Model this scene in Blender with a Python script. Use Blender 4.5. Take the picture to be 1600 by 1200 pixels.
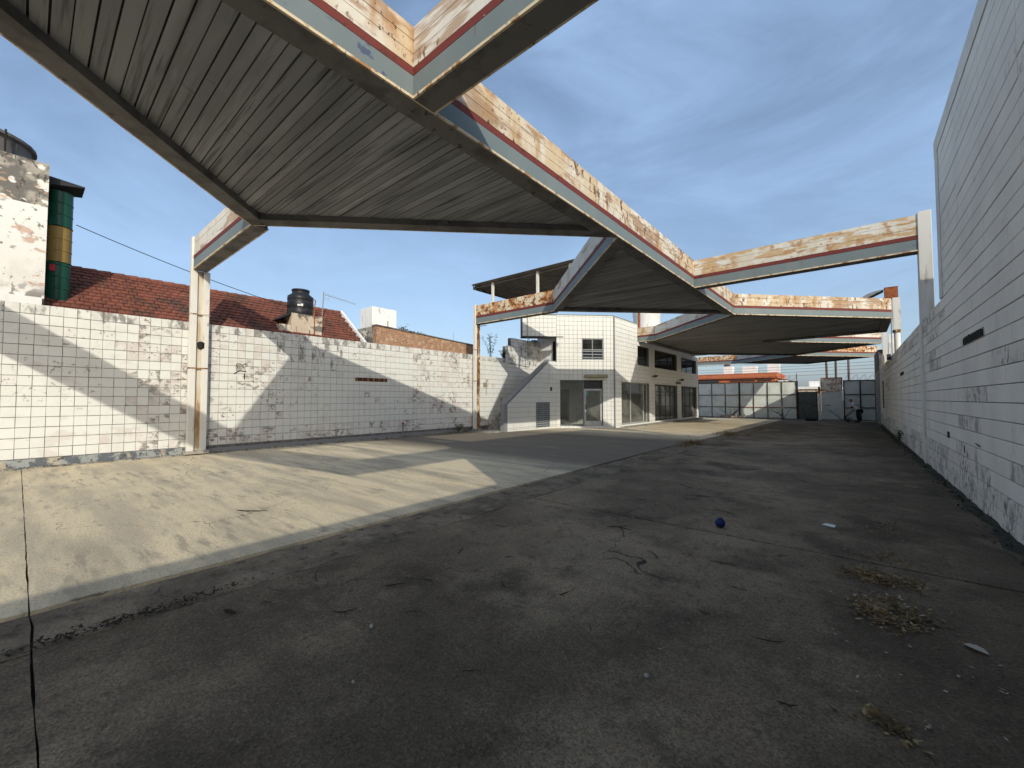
import bpy, math, random
from mathutils import Vector, Matrix
random.seed(7)
for o in list(bpy.data.objects): bpy.data.objects.remove(o)
scene = bpy.context.scene
COL = scene.collection
rad = math.radians

# ------------------------------------------------------------------ camera
cam = bpy.data.cameras.new('camera'); camo = bpy.data.objects.new('camera', cam); COL.objects.link(camo)
camo.location = (0, 0, 1.6); camo.rotation_euler = (rad(90 + 2.034), 0, rad(39.729))
cam.sensor_fit = 'HORIZONTAL'; cam.sensor_width = 36; cam.lens = 36 * 641.7 / 1600
cam.clip_start = 0.05; cam.clip_end = 2000
scene.camera = camo

# ------------------------------------------------------------------ sky and sun
SUN = Vector((-1, .654, -.541)).normalized()          # direction the light travels
w = bpy.data.worlds.new('World'); scene.world = w; w.use_nodes = True
nt = w.node_tree; N = nt.nodes; L = nt.links; N.clear()
sky = N.new('ShaderNodeTexSky'); sky.sky_type = 'NISHITA'; sky.sun_disc = False
sky.sun_elevation = rad(24.4); sky.sun_rotation = rad(123.2)
sky.air_density = 1.0; sky.dust_density = 2.6; sky.ozone_density = 1.2
tc = N.new('ShaderNodeTexCoord'); mp = N.new('ShaderNodeMapping'); mp.inputs['Scale'].default_value = (1.0, 1.6, 3.2)
mp.inputs['Rotation'].default_value = (0.2, 0.3, 0.9)
nz = N.new('ShaderNodeTexNoise'); nz.inputs['Scale'].default_value = 1.7; nz.inputs['Detail'].default_value = 7
nz.inputs['Roughness'].default_value = .6; nz.inputs['Distortion'].default_value = .5
rp = N.new('ShaderNodeMapRange'); rp.interpolation_type = 'SMOOTHSTEP'
rp.inputs[1].default_value = .30; rp.inputs[2].default_value = .80; rp.inputs[3].default_value = .17; rp.inputs[4].default_value = .54
mx = N.new('ShaderNodeMix'); mx.data_type = 'RGBA'
mx.inputs[7].default_value = (3.6, 5.3, 8.0, 1)
bg = N.new('ShaderNodeBackground'); bg.inputs['Strength'].default_value = .101
wo = N.new('ShaderNodeOutputWorld')
L.new(tc.outputs['Generated'], mp.inputs[0]); L.new(mp.outputs[0], nz.inputs['Vector']); L.new(nz.outputs[0], rp.inputs[0])
L.new(rp.outputs[0], mx.inputs[0]); L.new(sky.outputs[0], mx.inputs[6]); L.new(mx.outputs[2], bg.inputs[0]); L.new(bg.outputs[0], wo.inputs[0])

sl = bpy.data.lights.new('sun', 'SUN'); sl.energy = 2.05; sl.angle = rad(.53); sl.color = (1, .945, .82)
so = bpy.data.objects.new('sun', sl); COL.objects.link(so)
so.rotation_euler = SUN.to_track_quat('-Z', 'Y').to_euler(); so.location = (20, -15, 30)
vs = scene.view_settings
vs.view_transform = 'Standard'; vs.look = 'None'; vs.exposure = 0.58; vs.gamma = 1; vs.use_curve_mapping = False

# ------------------------------------------------------------------ material helper
def pm(name, base, layers=(), rough=.85, bump=None, metal=0.0, rnd=0.0, spec=.25, crack=None, grain=None):
    """layers: (colour, noise scale, lo, hi, stretch xyz, amount, optional (scale, lo, hi) second mask)"""
    m = bpy.data.materials.new(name); m.use_nodes = True
    t = m.node_tree; n = t.nodes; l = t.links
    b = n['Principled BSDF']; b.inputs['Roughness'].default_value = rough; b.inputs['Metallic'].default_value = metal
    b.inputs['Specular IOR Level'].default_value = spec
    geo = n.new('ShaderNodeNewGeometry'); pos = geo.outputs['Position']
    c = n.new('ShaderNodeRGB'); c.outputs[0].default_value = (*base, 1); cur = c.outputs[0]
    def noise(scale, stretch, lo, hi, detail=3.5, off=0.0):
        v = pos
        mpn = n.new('ShaderNodeMapping'); mpn.inputs['Scale'].default_value = stretch; mpn.inputs['Location'].default_value = (off, off * .7, off * 1.3)
        l.new(v, mpn.inputs[0])
        z = n.new('ShaderNodeTexNoise'); z.inputs['Scale'].default_value = scale; z.inputs['Detail'].default_value = detail
        z.inputs['Roughness'].default_value = .62
        l.new(mpn.outputs[0], z.inputs['Vector'])
        r = n.new('ShaderNodeMapRange'); r.interpolation_type = 'SMOOTHSTEP'
        r.inputs[1].default_value = lo; r.inputs[2].default_value = hi
        l.new(z.outputs[0], r.inputs[0]); return r.outputs[0], z.outputs[0]
    if rnd:
        oi = n.new('ShaderNodeObjectInfo'); mr = n.new('ShaderNodeMapRange')
        mr.inputs[3].default_value = 1 - rnd; mr.inputs[4].default_value = 1 + rnd
        l.new(oi.outputs['Random'], mr.inputs[0])
        hs = n.new('ShaderNodeHueSaturation'); l.new(mr.outputs[0], hs.inputs['Value']); l.new(cur, hs.inputs['Color']); cur = hs.outputs[0]
    for i, ly in enumerate(layers):
        col, sc, lo, hi, st, am = ly[:6]
        f, _ = noise(sc, st, lo, hi, off=3.7 * i)
        mul = n.new('ShaderNodeMath'); mul.operation = 'MULTIPLY'; mul.inputs[1].default_value = am; l.new(f, mul.inputs[0]); f = mul.outputs[0]
        if len(ly) > 7:                                   # darkening painted into the colour along an axis: (axis, from, to)
            for gd_ in ly[7:]:
                sx = n.new('ShaderNodeSeparateXYZ'); l.new(pos, sx.inputs[0]); gr = n.new('ShaderNodeMapRange'); gr.interpolation_type = 'SMOOTHSTEP'
                gr.inputs[1].default_value = gd_[1]; gr.inputs[2].default_value = gd_[2]; l.new(sx.outputs[gd_[0]], gr.inputs[0])
                mg = n.new('ShaderNodeMath'); mg.operation = 'MULTIPLY'; l.new(gr.outputs[0], mg.inputs[0]); l.new(f, mg.inputs[1]); f = mg.outputs[0]
        if len(ly) > 6 and ly[6]:
            f2, _ = noise(ly[6][0], (1, 1, 1), ly[6][1], ly[6][2], 1.5, off=9.1 + 2.3 * i)
            mu = n.new('ShaderNodeMath'); mu.operation = 'MULTIPLY'; l.new(f, mu.inputs[0]); l.new(f2, mu.inputs[1]); f = mu.outputs[0]
        k = n.new('ShaderNodeMix'); k.data_type = 'RGBA'; k.inputs[7].default_value = (*col, 1)
        l.new(f, k.inputs[0]); l.new(cur, k.inputs[6]); cur = k.outputs[2]
    if grain:                                             # aggregate: small stones of varying tone
        vo = n.new('ShaderNodeTexVoronoi'); vo.inputs['Scale'].default_value = grain[0]; l.new(pos, vo.inputs['Vector'])
        sc_ = n.new('ShaderNodeSeparateColor'); l.new(vo.outputs['Color'], sc_.inputs[0])
        gm = n.new('ShaderNodeMapRange'); gm.inputs[3].default_value = 1 - grain[1]; gm.inputs[4].default_value = 1 + grain[1]; l.new(sc_.outputs[0], gm.inputs[0])
        hg = n.new('ShaderNodeHueSaturation'); l.new(gm.outputs[0], hg.inputs['Value']); l.new(cur, hg.inputs['Color']); cur = hg.outputs[0]
    if crack:                                             # hairline cracks: (scale, width, colour)
        dn = n.new('ShaderNodeTexNoise'); dn.inputs['Scale'].default_value = 1.3; dn.inputs['Detail'].default_value = 5; l.new(pos, dn.inputs['Vector'])
        va = n.new('ShaderNodeVectorMath'); va.operation = 'MULTIPLY_ADD'; va.inputs[1].default_value = (1.1, 1.1, 0); l.new(dn.outputs['Color'], va.inputs[0]); l.new(pos, va.inputs[2])
        vc = n.new('ShaderNodeTexVoronoi'); vc.feature = 'DISTANCE_TO_EDGE'; vc.inputs['Scale'].default_value = crack[0]; l.new(va.outputs[0], vc.inputs['Vector'])
        cm = n.new('ShaderNodeMapRange'); cm.inputs[1].default_value = crack[1]; cm.inputs[2].default_value = crack[1] * .3; l.new(vc.outputs['Distance'], cm.inputs[0])
        mk, _ = noise(.45, (1, 1, 1), .46, .56, 2, 21.0)
        mm = n.new('ShaderNodeMath'); mm.operation = 'MULTIPLY'; l.new(cm.outputs[0], mm.inputs[0]); l.new(mk, mm.inputs[1])
        kc = n.new('ShaderNodeMix'); kc.data_type = 'RGBA'; kc.inputs[7].default_value = (*crack[2], 1); l.new(mm.outputs[0], kc.inputs[0]); l.new(cur, kc.inputs[6]); cur = kc.outputs[2]
    l.new(cur, b.inputs['Base Color'])
    if bump:
        _, z = noise(bump[0], bump[2] if len(bump) > 2 else (1, 1, 1), 0, 1, 3)
        bp = n.new('ShaderNodeBump'); bp.inputs['Strength'].default_value = bump[1]; bp.inputs['Distance'].default_value = .02
        l.new(z, bp.inputs['Height']); l.new(bp.outputs[0], b.inputs['Normal'])
    return m

I3 = (1, 1, 1); VS = (1, 1, .22)
MT = {}
MT['white_tile'] = pm('white_tile', (.68, .685, .64), [
    ((.60, .60, .555), 1.6, .45, .7, I3, .6), ((.54, .49, .44), 1.1, .57, .66, (1, 1, 1.5), .45),
    ((.22, .205, .185), 8, .60, .67, I3, .75, (.6, .52, .6)), ((.1, .09, .08), 17, .67, .71, I3, .8, (.9, .52, .6))], bump=(40, .12), rnd=.02)
MT['tile_dirty'] = pm('tile_dirty', (.67, .665, .62), [
    ((.53, .52, .485), 2.2, .45, .68, I3, .6), ((.2, .19, .175), 5, .47, .62, (1, 1, .5), .85), ((.09, .085, .08), 14, .58, .66, I3, .8, (1.1, .45, .6))], bump=(40, .15), rnd=.03)
MT['tile_worn'] = pm('tile_worn', (.67, .655, .61), [
    ((.52, .455, .41), 1.4, .46, .62, I3, .55), ((.24, .22, .195), 7, .49, .59, (1, 1, 1.3), .85, (1.0, .42, .56)), ((.09, .08, .07), 11, .59, .64, (1, 1, 1.6), .9, (.9, .45, .58))], bump=(30, .2), rnd=.02)
MT['mortar'] = pm('mortar', (.19, .18, .165), [((.09, .085, .08), 9, .45, .6, I3, .7)], bump=(60, .3))
MT['shop_tile'] = pm('shop_tile', (.71, .71, .655), [((.62, .59, .53), 1.6, .48, .72, (1, 1, .6), .5), ((.2, .17, .15), 10, .66, .70, I3, .7, (.6, .5, .62))], bump=(40, .1))
MT['block_paint'] = pm('block_paint', (.80, .765, .69), [
    ((.64, .61, .55), .9, .4, .7, (1, 1, .7), .6), ((.30, .29, .28), 5, .60, .70, (1, 1, .5), .6, (.5, .54, .64)), ((.82, .80, .73), 2.6, .58, .7, (1, .4, 1), .5),
    ((.09, .085, .08), 22, .66, .70, I3, .85, (.8, .55, .63))], bump=(35, .25), rnd=.025)
MT['block_base'] = pm('block_base', (.72, .68, .61), [
    ((.3, .29, .27), 7, .47, .58, (1, 1, .6), .8, (1.0, .40, .56)), ((.075, .07, .065), 15, .54, .6, (1, 1, .5), .9, (1.0, .44, .58))], bump=(35, .3), rnd=.025)
MT['plaster_smooth'] = pm('plaster_smooth', (.74, .72, .66), [((.57, .55, .51), 1.1, .4, .7, VS, .6), ((.2, .19, .18), 6, .6, .68, VS, .7, (.5, .52, .62))], bump=(20, .12))
MT['fascia_white'] = pm('fascia_white', (.63, .59, .50), [((.54, .40, .235), 1.1, .38, .60, VS, .8), ((.40, .215, .085), 2.6, .47, .62, (1, 1, .35), .8, (.8, .38, .56)),
    ((.72, .70, .64), 1.9, .58, .66, (1, 1, .4), .8), ((.30, .16, .07), 1.7, .50, .60, (.6, .6, 1.6), .7), ((.13, .055, .025), 7, .56, .63, (1, 1, .6), .9, (.8, .42, .54)), ((.05, .025, .015), 15, .60, .66, (1, 1, .7), .9, (1.1, .44, .56)), ((.25, .2, .15), 2.2, .56, .72, (.5, .5, 3), .6)], rough=.8, bump=(14, .3), rnd=.03)
MT['fascia_light'] = pm('fascia_light', (.65, .63, .57), [((.33, .19, .10), 1.1, .55, .62, (.5, .5, 2.4), .7), ((.52, .44, .32), 1.5, .48, .70, VS, .6), ((.40, .22, .09), 3.2, .58, .68, VS, .7, (.7, .48, .6)), ((.17, .07, .03), 7, .60, .65, (1, 1, .5), .9, (.8, .5, .58))], rough=.8, bump=(14, .25), rnd=.03)
MT['fascia_rusted'] = pm('fascia_rusted', (.66, .57, .41), [((.46, .20, .065), 3.0, .42, .56, (1, 1, .7), .85), ((.20, .065, .02), 5.5, .5, .57, I3, .95), ((.06, .025, .015), 12, .6, .66, I3, .8)], rough=.85, bump=(14, .4), rnd=.03)
MT['fascia_patchy'] = pm('fascia_patchy', (.665, .65, .58), [((.56, .47, .33), 1.2, .42, .62, VS, .6), ((.50, .31, .13), 1.5, .50, .56, (.8, .8, 2.2), .8), ((.40, .19, .06), 3.5, .54, .62, (1, 1, 1.5), .75, (.6, .44, .56)),
    ((.12, .05, .02), 8, .60, .65, (1, 1, .7), .9, (.8, .5, .58))], rough=.8, bump=(14, .3), rnd=.03)
MT['fascia_red'] = pm('fascia_red', (.165, .036, .03), [((.15, .04, .03), 3, .45, .7, (1, 1, .5), .6), ((.5, .28, .18), 9, .64, .7, I3, .6, (.7, .5, .6)), ((.09, .03, .02), 7, .58, .66, I3, .8)], rough=.7, bump=(14, .2))
MT['fascia_blue'] = pm('fascia_blue', (.165, .205, .21), [((.22, .245, .245), 1.1, .45, .7, VS, .6), ((.06, .075, .16), 3.3, .62, .68, (1, 1, 1.6), .8, (.45, .52, .6)), ((.17, .12, .07), 9, .64, .7, VS, .7, (.8, .5, .6))], rough=.6, bump=(12, .12))
MT['lip'] = pm('lip', (.66, .55, .38), [((.32, .15, .05), 6, .5, .62, I3, .85), ((.07, .035, .02), 13, .58, .64, I3, .9, (1.2, .45, .58))], rough=.8, bump=(20, .3))
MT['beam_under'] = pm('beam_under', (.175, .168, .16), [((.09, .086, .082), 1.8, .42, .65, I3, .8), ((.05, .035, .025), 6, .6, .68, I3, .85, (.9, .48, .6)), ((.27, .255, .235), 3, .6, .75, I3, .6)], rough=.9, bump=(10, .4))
MT['plank'] = pm('plank', (.31, .318, .325), [((.19, .195, .20), .9, .40, .66, (.3, 1.5, 1), .8), ((.085, .087, .09), 3.0, .52, .68, (.16, 4, 1), .7), ((.40, .405, .41), 2.2, .58, .75, (.3, 2, 1), .5)], rough=.9, bump=(22, .25, (.3, 5, 1)), rnd=.24)
MT['roof_sheet'] = pm('roof_sheet', (.3, .28, .25), [((.2, .1, .05), 2, .5, .65, I3, .8)])
MT['steel_white'] = pm('steel_white', (.66, .645, .59), [((.52, .38, .2), 2.5, .55, .72, (1, 1, .12), .6), ((.2, .1, .04), 7, .64, .7, (1, 1, .4), .85, (1, .5, .6)), ((.2, .19, .18), 4, .6, .75, VS, .6)], rough=.7, bump=(20, .15))
MT['steel_rust'] = pm('steel_rust', (.30, .17, .075), [((.60, .52, .38), 4, .52, .6, (1, 1, .3), .85), ((.10, .04, .02), 7, .48, .6, (1, 1, .5), .85)], rough=.9, bump=(22, .5))
MT['rust_streak'] = pm('rust_streak', (.47, .36, .22), [((.62, .59, .52), 4, .46, .58, (1, 1, .12), .85), ((.28, .13, .05), 4, .56, .68, (1, 1, .15), .8)], rough=.85, bump=(20, .2))
MT['rust_red'] = pm('rust_red', (.30, .10, .04), [((.15, .05, .02), 6, .45, .65, I3, .8)], rough=.9, bump=(20, .4))
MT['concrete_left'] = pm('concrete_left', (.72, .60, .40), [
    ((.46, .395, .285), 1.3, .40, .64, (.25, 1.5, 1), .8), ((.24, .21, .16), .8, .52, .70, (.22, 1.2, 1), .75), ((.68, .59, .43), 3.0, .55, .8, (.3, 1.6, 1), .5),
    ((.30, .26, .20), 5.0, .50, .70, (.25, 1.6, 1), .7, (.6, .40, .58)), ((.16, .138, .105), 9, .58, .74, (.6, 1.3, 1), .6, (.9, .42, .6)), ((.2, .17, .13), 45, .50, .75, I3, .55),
    ((.15, .125, .095), .7, .10, .42, (.6, 1.2, 1), .92, None, (1, 7.4, 9.4), (1, 19.5, 15.5))], rough=.88, bump=(45, .4), crack=(.3, .0022, (.14, .12, .085)), grain=(110, .12))  # last layer paints the mid-yard ground shade into the concrete colour
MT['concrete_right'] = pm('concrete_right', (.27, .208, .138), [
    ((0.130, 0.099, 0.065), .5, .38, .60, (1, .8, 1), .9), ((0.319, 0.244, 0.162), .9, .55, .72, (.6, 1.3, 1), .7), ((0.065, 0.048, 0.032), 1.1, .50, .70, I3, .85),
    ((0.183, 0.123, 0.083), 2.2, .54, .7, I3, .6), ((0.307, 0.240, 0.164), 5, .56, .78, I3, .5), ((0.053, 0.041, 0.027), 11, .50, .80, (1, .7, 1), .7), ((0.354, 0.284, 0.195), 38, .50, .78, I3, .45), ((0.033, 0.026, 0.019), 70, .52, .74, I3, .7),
    ((0.052, 0.038, 0.024), 1.4, .22, .52, I3, .7, None, (0, -1.6, 1.3)), ((0.059, 0.045, 0.029), .9, .28, .62, I3, .6, None, (1, 5.5, 1.0))], rough=.9, bump=(45, .8), crack=(.36, .0022, (.03, .024, .018)), grain=(95, .32))  # last two layers paint in lens falloff, darker toward wall and camera
MT['gutter'] = pm('gutter', (.235, .183, .125), [((.11, .086, .06), 1.6, .38, .62, I3, .85), ((.33, .265, .19), 3, .58, .74, I3, .6), ((.05, .04, .03), 7, .54, .70, I3, .75), ((.06, .048, .035), 50, .52, .74, I3, .6)], rough=.9, bump=(30, .7), crack=(.7, .007, (.03, .025, .02)), grain=(90, .25))
MT['joint_dirt'] = pm('joint_dirt', (.045, .04, .034), [((.11, .095, .075), 12, .5, .65, I3, .7)], rough=.95)
MT['kerb'] = pm('kerb', (.36, .33, .28), [((.16, .15, .13), 3, .45, .62, I3, .8), ((.1, .13, .15), 2, .56, .66, I3, .8), ((.055, .05, .045), 9, .56, .64, I3, .8)], bump=(25, .5))
MT['kerb_blue'] = pm('kerb_blue', (.30, .32, .31), [((.09, .10, .12), 3.2, .46, .54, I3, .85), ((.46, .40, .30), 2.4, .54, .64, I3, .8), ((.055, .05, .045), 9, .58, .64, I3, .8)], bump=(25, .5))
MT['dark_gap'] = pm('dark_gap', (.02, .018, .016))
MT['interior'] = pm('interior', (.42, .41, .38), [((.28, .27, .25), 1.2, .45, .7, I3, .7), ((.12, .11, .1), 5, .62, .7, I3, .6)])
MT['frame_alu'] = pm('frame_alu', (.48, .49, .48), [((.28, .28, .27), 4, .5, .7, I3, .6)], rough=.5, metal=.2)
MT['frame_dark'] = pm('frame_dark', (.05, .05, .052), rough=.6)
MT['frame_grey'] = pm('frame_grey', (.22, .235, .24), [((.12, .12, .12), 5, .5, .7, I3, .6)], rough=.6)
MT['pipe_grey'] = pm('pipe_grey', (.24, .24, .235), rough=.7)
MT['lamp_cover'] = pm('lamp_cover', (.30, .27, .17), [((.16, .14, .08), 6, .5, .65, I3, .7)], rough=.5)
MT['corrugated'] = pm('corrugated', (.20, .185, .165), [((.12, .11, .1), 1.5, .45, .65, I3, .7), ((.25, .13, .07), 3, .6, .7, I3, .6)], rough=.7, metal=.1)
MT['roof_tile'] = pm('roof_tile', (.235, .085, .055), [((.15, .058, .04), 3.1, .40, .6, I3, .85), ((.30, .13, .08), 7, .58, .7, I3, .6), ((.07, .055, .042), 1.4, .52, .66, I3, .75), ((.045, .036, .03), 14, .58, .7, I3, .7)], bump=(30, .4))
MT['plaster_old'] = pm('plaster_old', (.75, .73, .68), [((.62, .60, .55), 1.5, .45, .7, I3, .6), ((.15, .14, .125), 1.6, .46, .52, (1, 1, 1.2), .9, (.35, .47, .55)), ((.50, .33, .24), 2.2, .60, .64, (1, 1, 1.6), .8), ((.09, .08, .07), 7, .6, .66, I3, .8, (.8, .45, .6))], bump=(12, .5))
MT['plaster_mould'] = pm('plaster_mould', (.36, .33, .28), [((.13, .125, .115), 2.0, .42, .56, I3, .9), ((.74, .72, .66), 2.6, .57, .62, (1, 1, 1.4), .95), ((.52, .35, .23), 3.2, .60, .65, (1, 1, 2), .7), ((.06, .055, .05), 8, .56, .64, (1, 1, .5), .8)], bump=(12, .6))
MT['plaster_tan'] = pm('plaster_tan', (.55, .45, .34), [((.68, .62, .52), 2.5, .5, .65, I3, .8), ((.11, .1, .085), 2.2, .5, .58, I3, .85), ((.06, .055, .05), 9, .56, .64, VS, .7)], bump=(18, .4))
MT['white_plain'] = pm('white_plain', (.78, .77, .74), [((.6, .59, .56), 2.5, .5, .7, VS, .6), ((.25, .23, .21), 7, .62, .7, VS, .6)])
MT['tank_black'] = pm('tank_black', (.018, .019, .022), [((.05, .05, .055), 4, .5, .7, I3, .6)], rough=.42)
MT['tank_grey'] = pm('tank_grey', (.16, .15, .14), [((.07, .065, .06), 3, .45, .6, VS, .8), ((.3, .28, .25), 6, .6, .7, VS, .7)], bump=(20, .4))
MT['green_paint'] = pm('green_paint', (.012, .075, .045), [((.01, .045, .035), 3, .45, .65, VS, .7)], rough=.4)
MT['ochre_paint'] = pm('ochre_paint', (.27, .175, .05), [((.18, .11, .035), 3, .5, .65, VS, .7)], rough=.5)
MT['red_paint'] = pm('red_paint', (.4, .03, .04), rough=.6)
MT['black_sheet'] = pm('black_sheet', (.025, .026, .03), rough=.6)
MT['galv'] = pm('galv', (.74, .77, .71), [((.58, .62, .58), 1.1, .42, .68, I3, .75), ((.62, .63, .58), 2.5, .56, .74, (1, 1, .6), .6), ((.28, .25, .2), 6, .64, .72, VS, .6, (.8, .5, .6))], rough=.6, bump=(5, .5), rnd=.05)
MT['fence_frame'] = pm('fence_frame', (.045, .035, .03), [((.16, .07, .035), 3, .52, .64, I3, .7)], rough=.8)
MT['door_green'] = pm('door_green', (.105, .12, .11), [((.06, .07, .065), 2, .45, .65, I3, .7), ((.2, .19, .16), 7, .62, .7, I3, .6)], rough=.7)
MT['sign_peel'] = pm('sign_peel', (.74, .69, .6), [((.38, .22, .15), 4.5, .5, .56, (1, 1, 1.3), .8), ((.13, .11, .1), 5.5, .60, .63, I3, .8), ((.78, .75, .7), 3.5, .58, .64, I3, .8)], bump=(20, .3))
MT['orange_wall'] = pm('orange_wall', (.52, .165, .075), [((.42, .13, .06), 1.2, .45, .65, I3, .6)])
MT['wood'] = pm('wood', (.2, .15, .1), [((.09, .07, .05), 6, .45, .65, I3, .8)])
MT['twig'] = pm('twig', (.035, .026, .018), rough=.9)
MT['leaf_dry'] = pm('leaf_dry', (.17, .105, .045), [((.36, .27, .15), 14, .5, .62, I3, .8), ((.06, .045, .02), 9, .5, .62, I3, .8)], rnd=.2)
MT['leaf_pale'] = pm('leaf_pale', (.36, .33, .27), [((.35, .32, .27), 20, .5, .65, I3, .6)])
MT['leaf_green'] = pm('leaf_green', (.075, .10, .035), [((.04, .06, .02), 6, .45, .6, I3, .7)])
MT['leaf_dark'] = pm('leaf_dark', (.05, .07, .03), [((.03, .04, .018), 3, .45, .6, I3, .7)])
MT['grass_dry'] = pm('grass_dry', (.22, .15, .065), [((.12, .08, .035), 6, .45, .6, I3, .7)])
MT['bark'] = pm('bark', (.1, .08, .06), bump=(30, .5))
MT['ball_blue'] = pm('ball_blue', (.008, .02, .11), [((.02, .02, .06), 14, .5, .65, I3, .7)], rough=.45)
MT['stone'] = pm('stone', (.4, .37, .33), [((.3, .28, .25), 30, .45, .65, I3, .7)])
MT['cloth_white'] = pm('cloth_white', (.85, .85, .85)); MT['cloth_dark'] = pm('cloth_dark', (.016, .017, .02))
MT['skin'] = pm('skin', (.36, .2, .13), rough=.6); MT['hair'] = pm('hair', (.5, .49, .47))
MT['wire'] = pm('wire', (.03, .03, .032)); MT['wire_light'] = pm('wire_light', (.35, .36, .37))
MT['cyan'] = pm('cyan', (.1, .5, .55))
MT['far_ground'] = pm('far_ground', (.1, .095, .088), [((.06, .058, .055), .3, .4, .6, I3, .7)])
MT['moss'] = pm('moss', (.03, .028, .02), [((.05, .055, .025), 5, .5, .65, I3, .7)], bump=(30, .8))

def brick_mat():
    m = bpy.data.materials.new('brick_wall'); m.use_nodes = True; t = m.node_tree; n = t.nodes; l = t.links; b = n['Principled BSDF']
    g = n.new('ShaderNodeNewGeometry'); sp = n.new('ShaderNodeSeparateXYZ'); ad = n.new('ShaderNodeMath'); cb = n.new('ShaderNodeCombineXYZ')
    l.new(g.outputs['Position'], sp.inputs[0]); l.new(sp.outputs[0], ad.inputs[0]); l.new(sp.outputs[1], ad.inputs[1]); l.new(ad.outputs[0], cb.inputs[0]); l.new(sp.outputs[2], cb.inputs[1])
    k = n.new('ShaderNodeTexBrick'); k.inputs['Scale'].default_value = 1; k.inputs['Brick Width'].default_value = .26; k.inputs['Row Height'].default_value = .075
    k.inputs['Mortar Size'].default_value = .012; k.inputs['Color1'].default_value = (.42, .19, .085, 1); k.inputs['Color2'].default_value = (.30, .12, .055, 1); k.inputs['Mortar'].default_value = (.33, .28, .21, 1)
    l.new(cb.outputs[0], k.inputs['Vector'])
    z = n.new('ShaderNodeTexNoise'); z.inputs['Scale'].default_value = 5; z.inputs['Detail'].default_value = 6; l.new(g.outputs['Position'], z.inputs['Vector'])
    r = n.new('ShaderNodeMapRange'); r.inputs[1].default_value = .5; r.inputs[2].default_value = .66; l.new(z.outputs[0], r.inputs[0])
    x = n.new('ShaderNodeMix'); x.data_type = 'RGBA'; x.inputs[7].default_value = (.5, .36, .24, 1); l.new(r.outputs[0], x.inputs[0]); l.new(k.outputs[0], x.inputs[6])
    l.new(x.outputs[2], b.inputs['Base Color']); b.inputs['Roughness'].default_value = .9
    bp = n.new('ShaderNodeBump'); bp.inputs['Strength'].default_value = .6; bp.inputs['Distance'].default_value = .01; bp.invert = True; l.new(k.outputs[1], bp.inputs['Height']); l.new(bp.outputs[0], b.inputs['Normal'])
    return m
MT['brick'] = brick_mat()

def glass_mat(name, tint, refl, dust):
    m = bpy.data.materials.new(name); m.use_nodes = True; t = m.node_tree; n = t.nodes; l = t.links; n.clear()
    tr = n.new('ShaderNodeBsdfTransparent'); tr.inputs[0].default_value = (*tint, 1)
    gl = n.new('ShaderNodeBsdfGlossy'); gl.inputs['Roughness'].default_value = .02
    lw = n.new('ShaderNodeFresnel'); lw.inputs[0].default_value = refl
    x = n.new('ShaderNodeMixShader'); o = n.new('ShaderNodeOutputMaterial')
    l.new(lw.outputs[0], x.inputs[0]); l.new(tr.outputs[0], x.inputs[1]); l.new(gl.outputs[0], x.inputs[2]); df = n.new('ShaderNodeBsdfDiffuse'); df.inputs[0].default_value = (.5, .49, .44, 1)
    gp = n.new('ShaderNodeNewGeometry'); z = n.new('ShaderNodeTexNoise'); z.inputs['Scale'].default_value = 1.6; z.inputs['Detail'].default_value = 5; l.new(gp.outputs['Position'], z.inputs['Vector'])
    mr = n.new('ShaderNodeMapRange'); mr.inputs[1].default_value = .3; mr.inputs[2].default_value = .7; mr.inputs[3].default_value = dust * .5; mr.inputs[4].default_value = dust * 1.6; l.new(z.outputs[0], mr.inputs[0])
    y = n.new('ShaderNodeMixShader'); l.new(mr.outputs[0], y.inputs[0]); l.new(x.outputs[0], y.inputs[1]); l.new(df.outputs[0], y.inputs[2]); l.new(y.outputs[0], o.inputs[0])
    return m
MT['glass'] = glass_mat('glass', (.86, .88, .86), 1.5, .12)
MT['glass_dark'] = glass_mat('glass_dark', (.16, .17, .18), 1.6, .04)

# ------------------------------------------------------------------ mesh builder
def setp(o, label=None, cat=None, group=None, kind=None):
    if label: o['label'] = label
    if cat: o['category'] = cat
    if group: o['group'] = group
    if kind: o['kind'] = kind
    return o

def thing(name, loc, label, cat, group=None):
    o = bpy.data.objects.new(name, None); o.empty_display_size = .2; o.location = loc; COL.objects.link(o)
    return setp(o, label, cat, group)

def adopt(o, parent):
    """o.location is in world space; keep it so below an unrotated parent chain"""
    if parent is not None:
        o.parent = parent
        t = Vector(parent.get('wloc', parent.location))
        o.matrix_parent_inverse = Matrix.Translation(-t)

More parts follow.
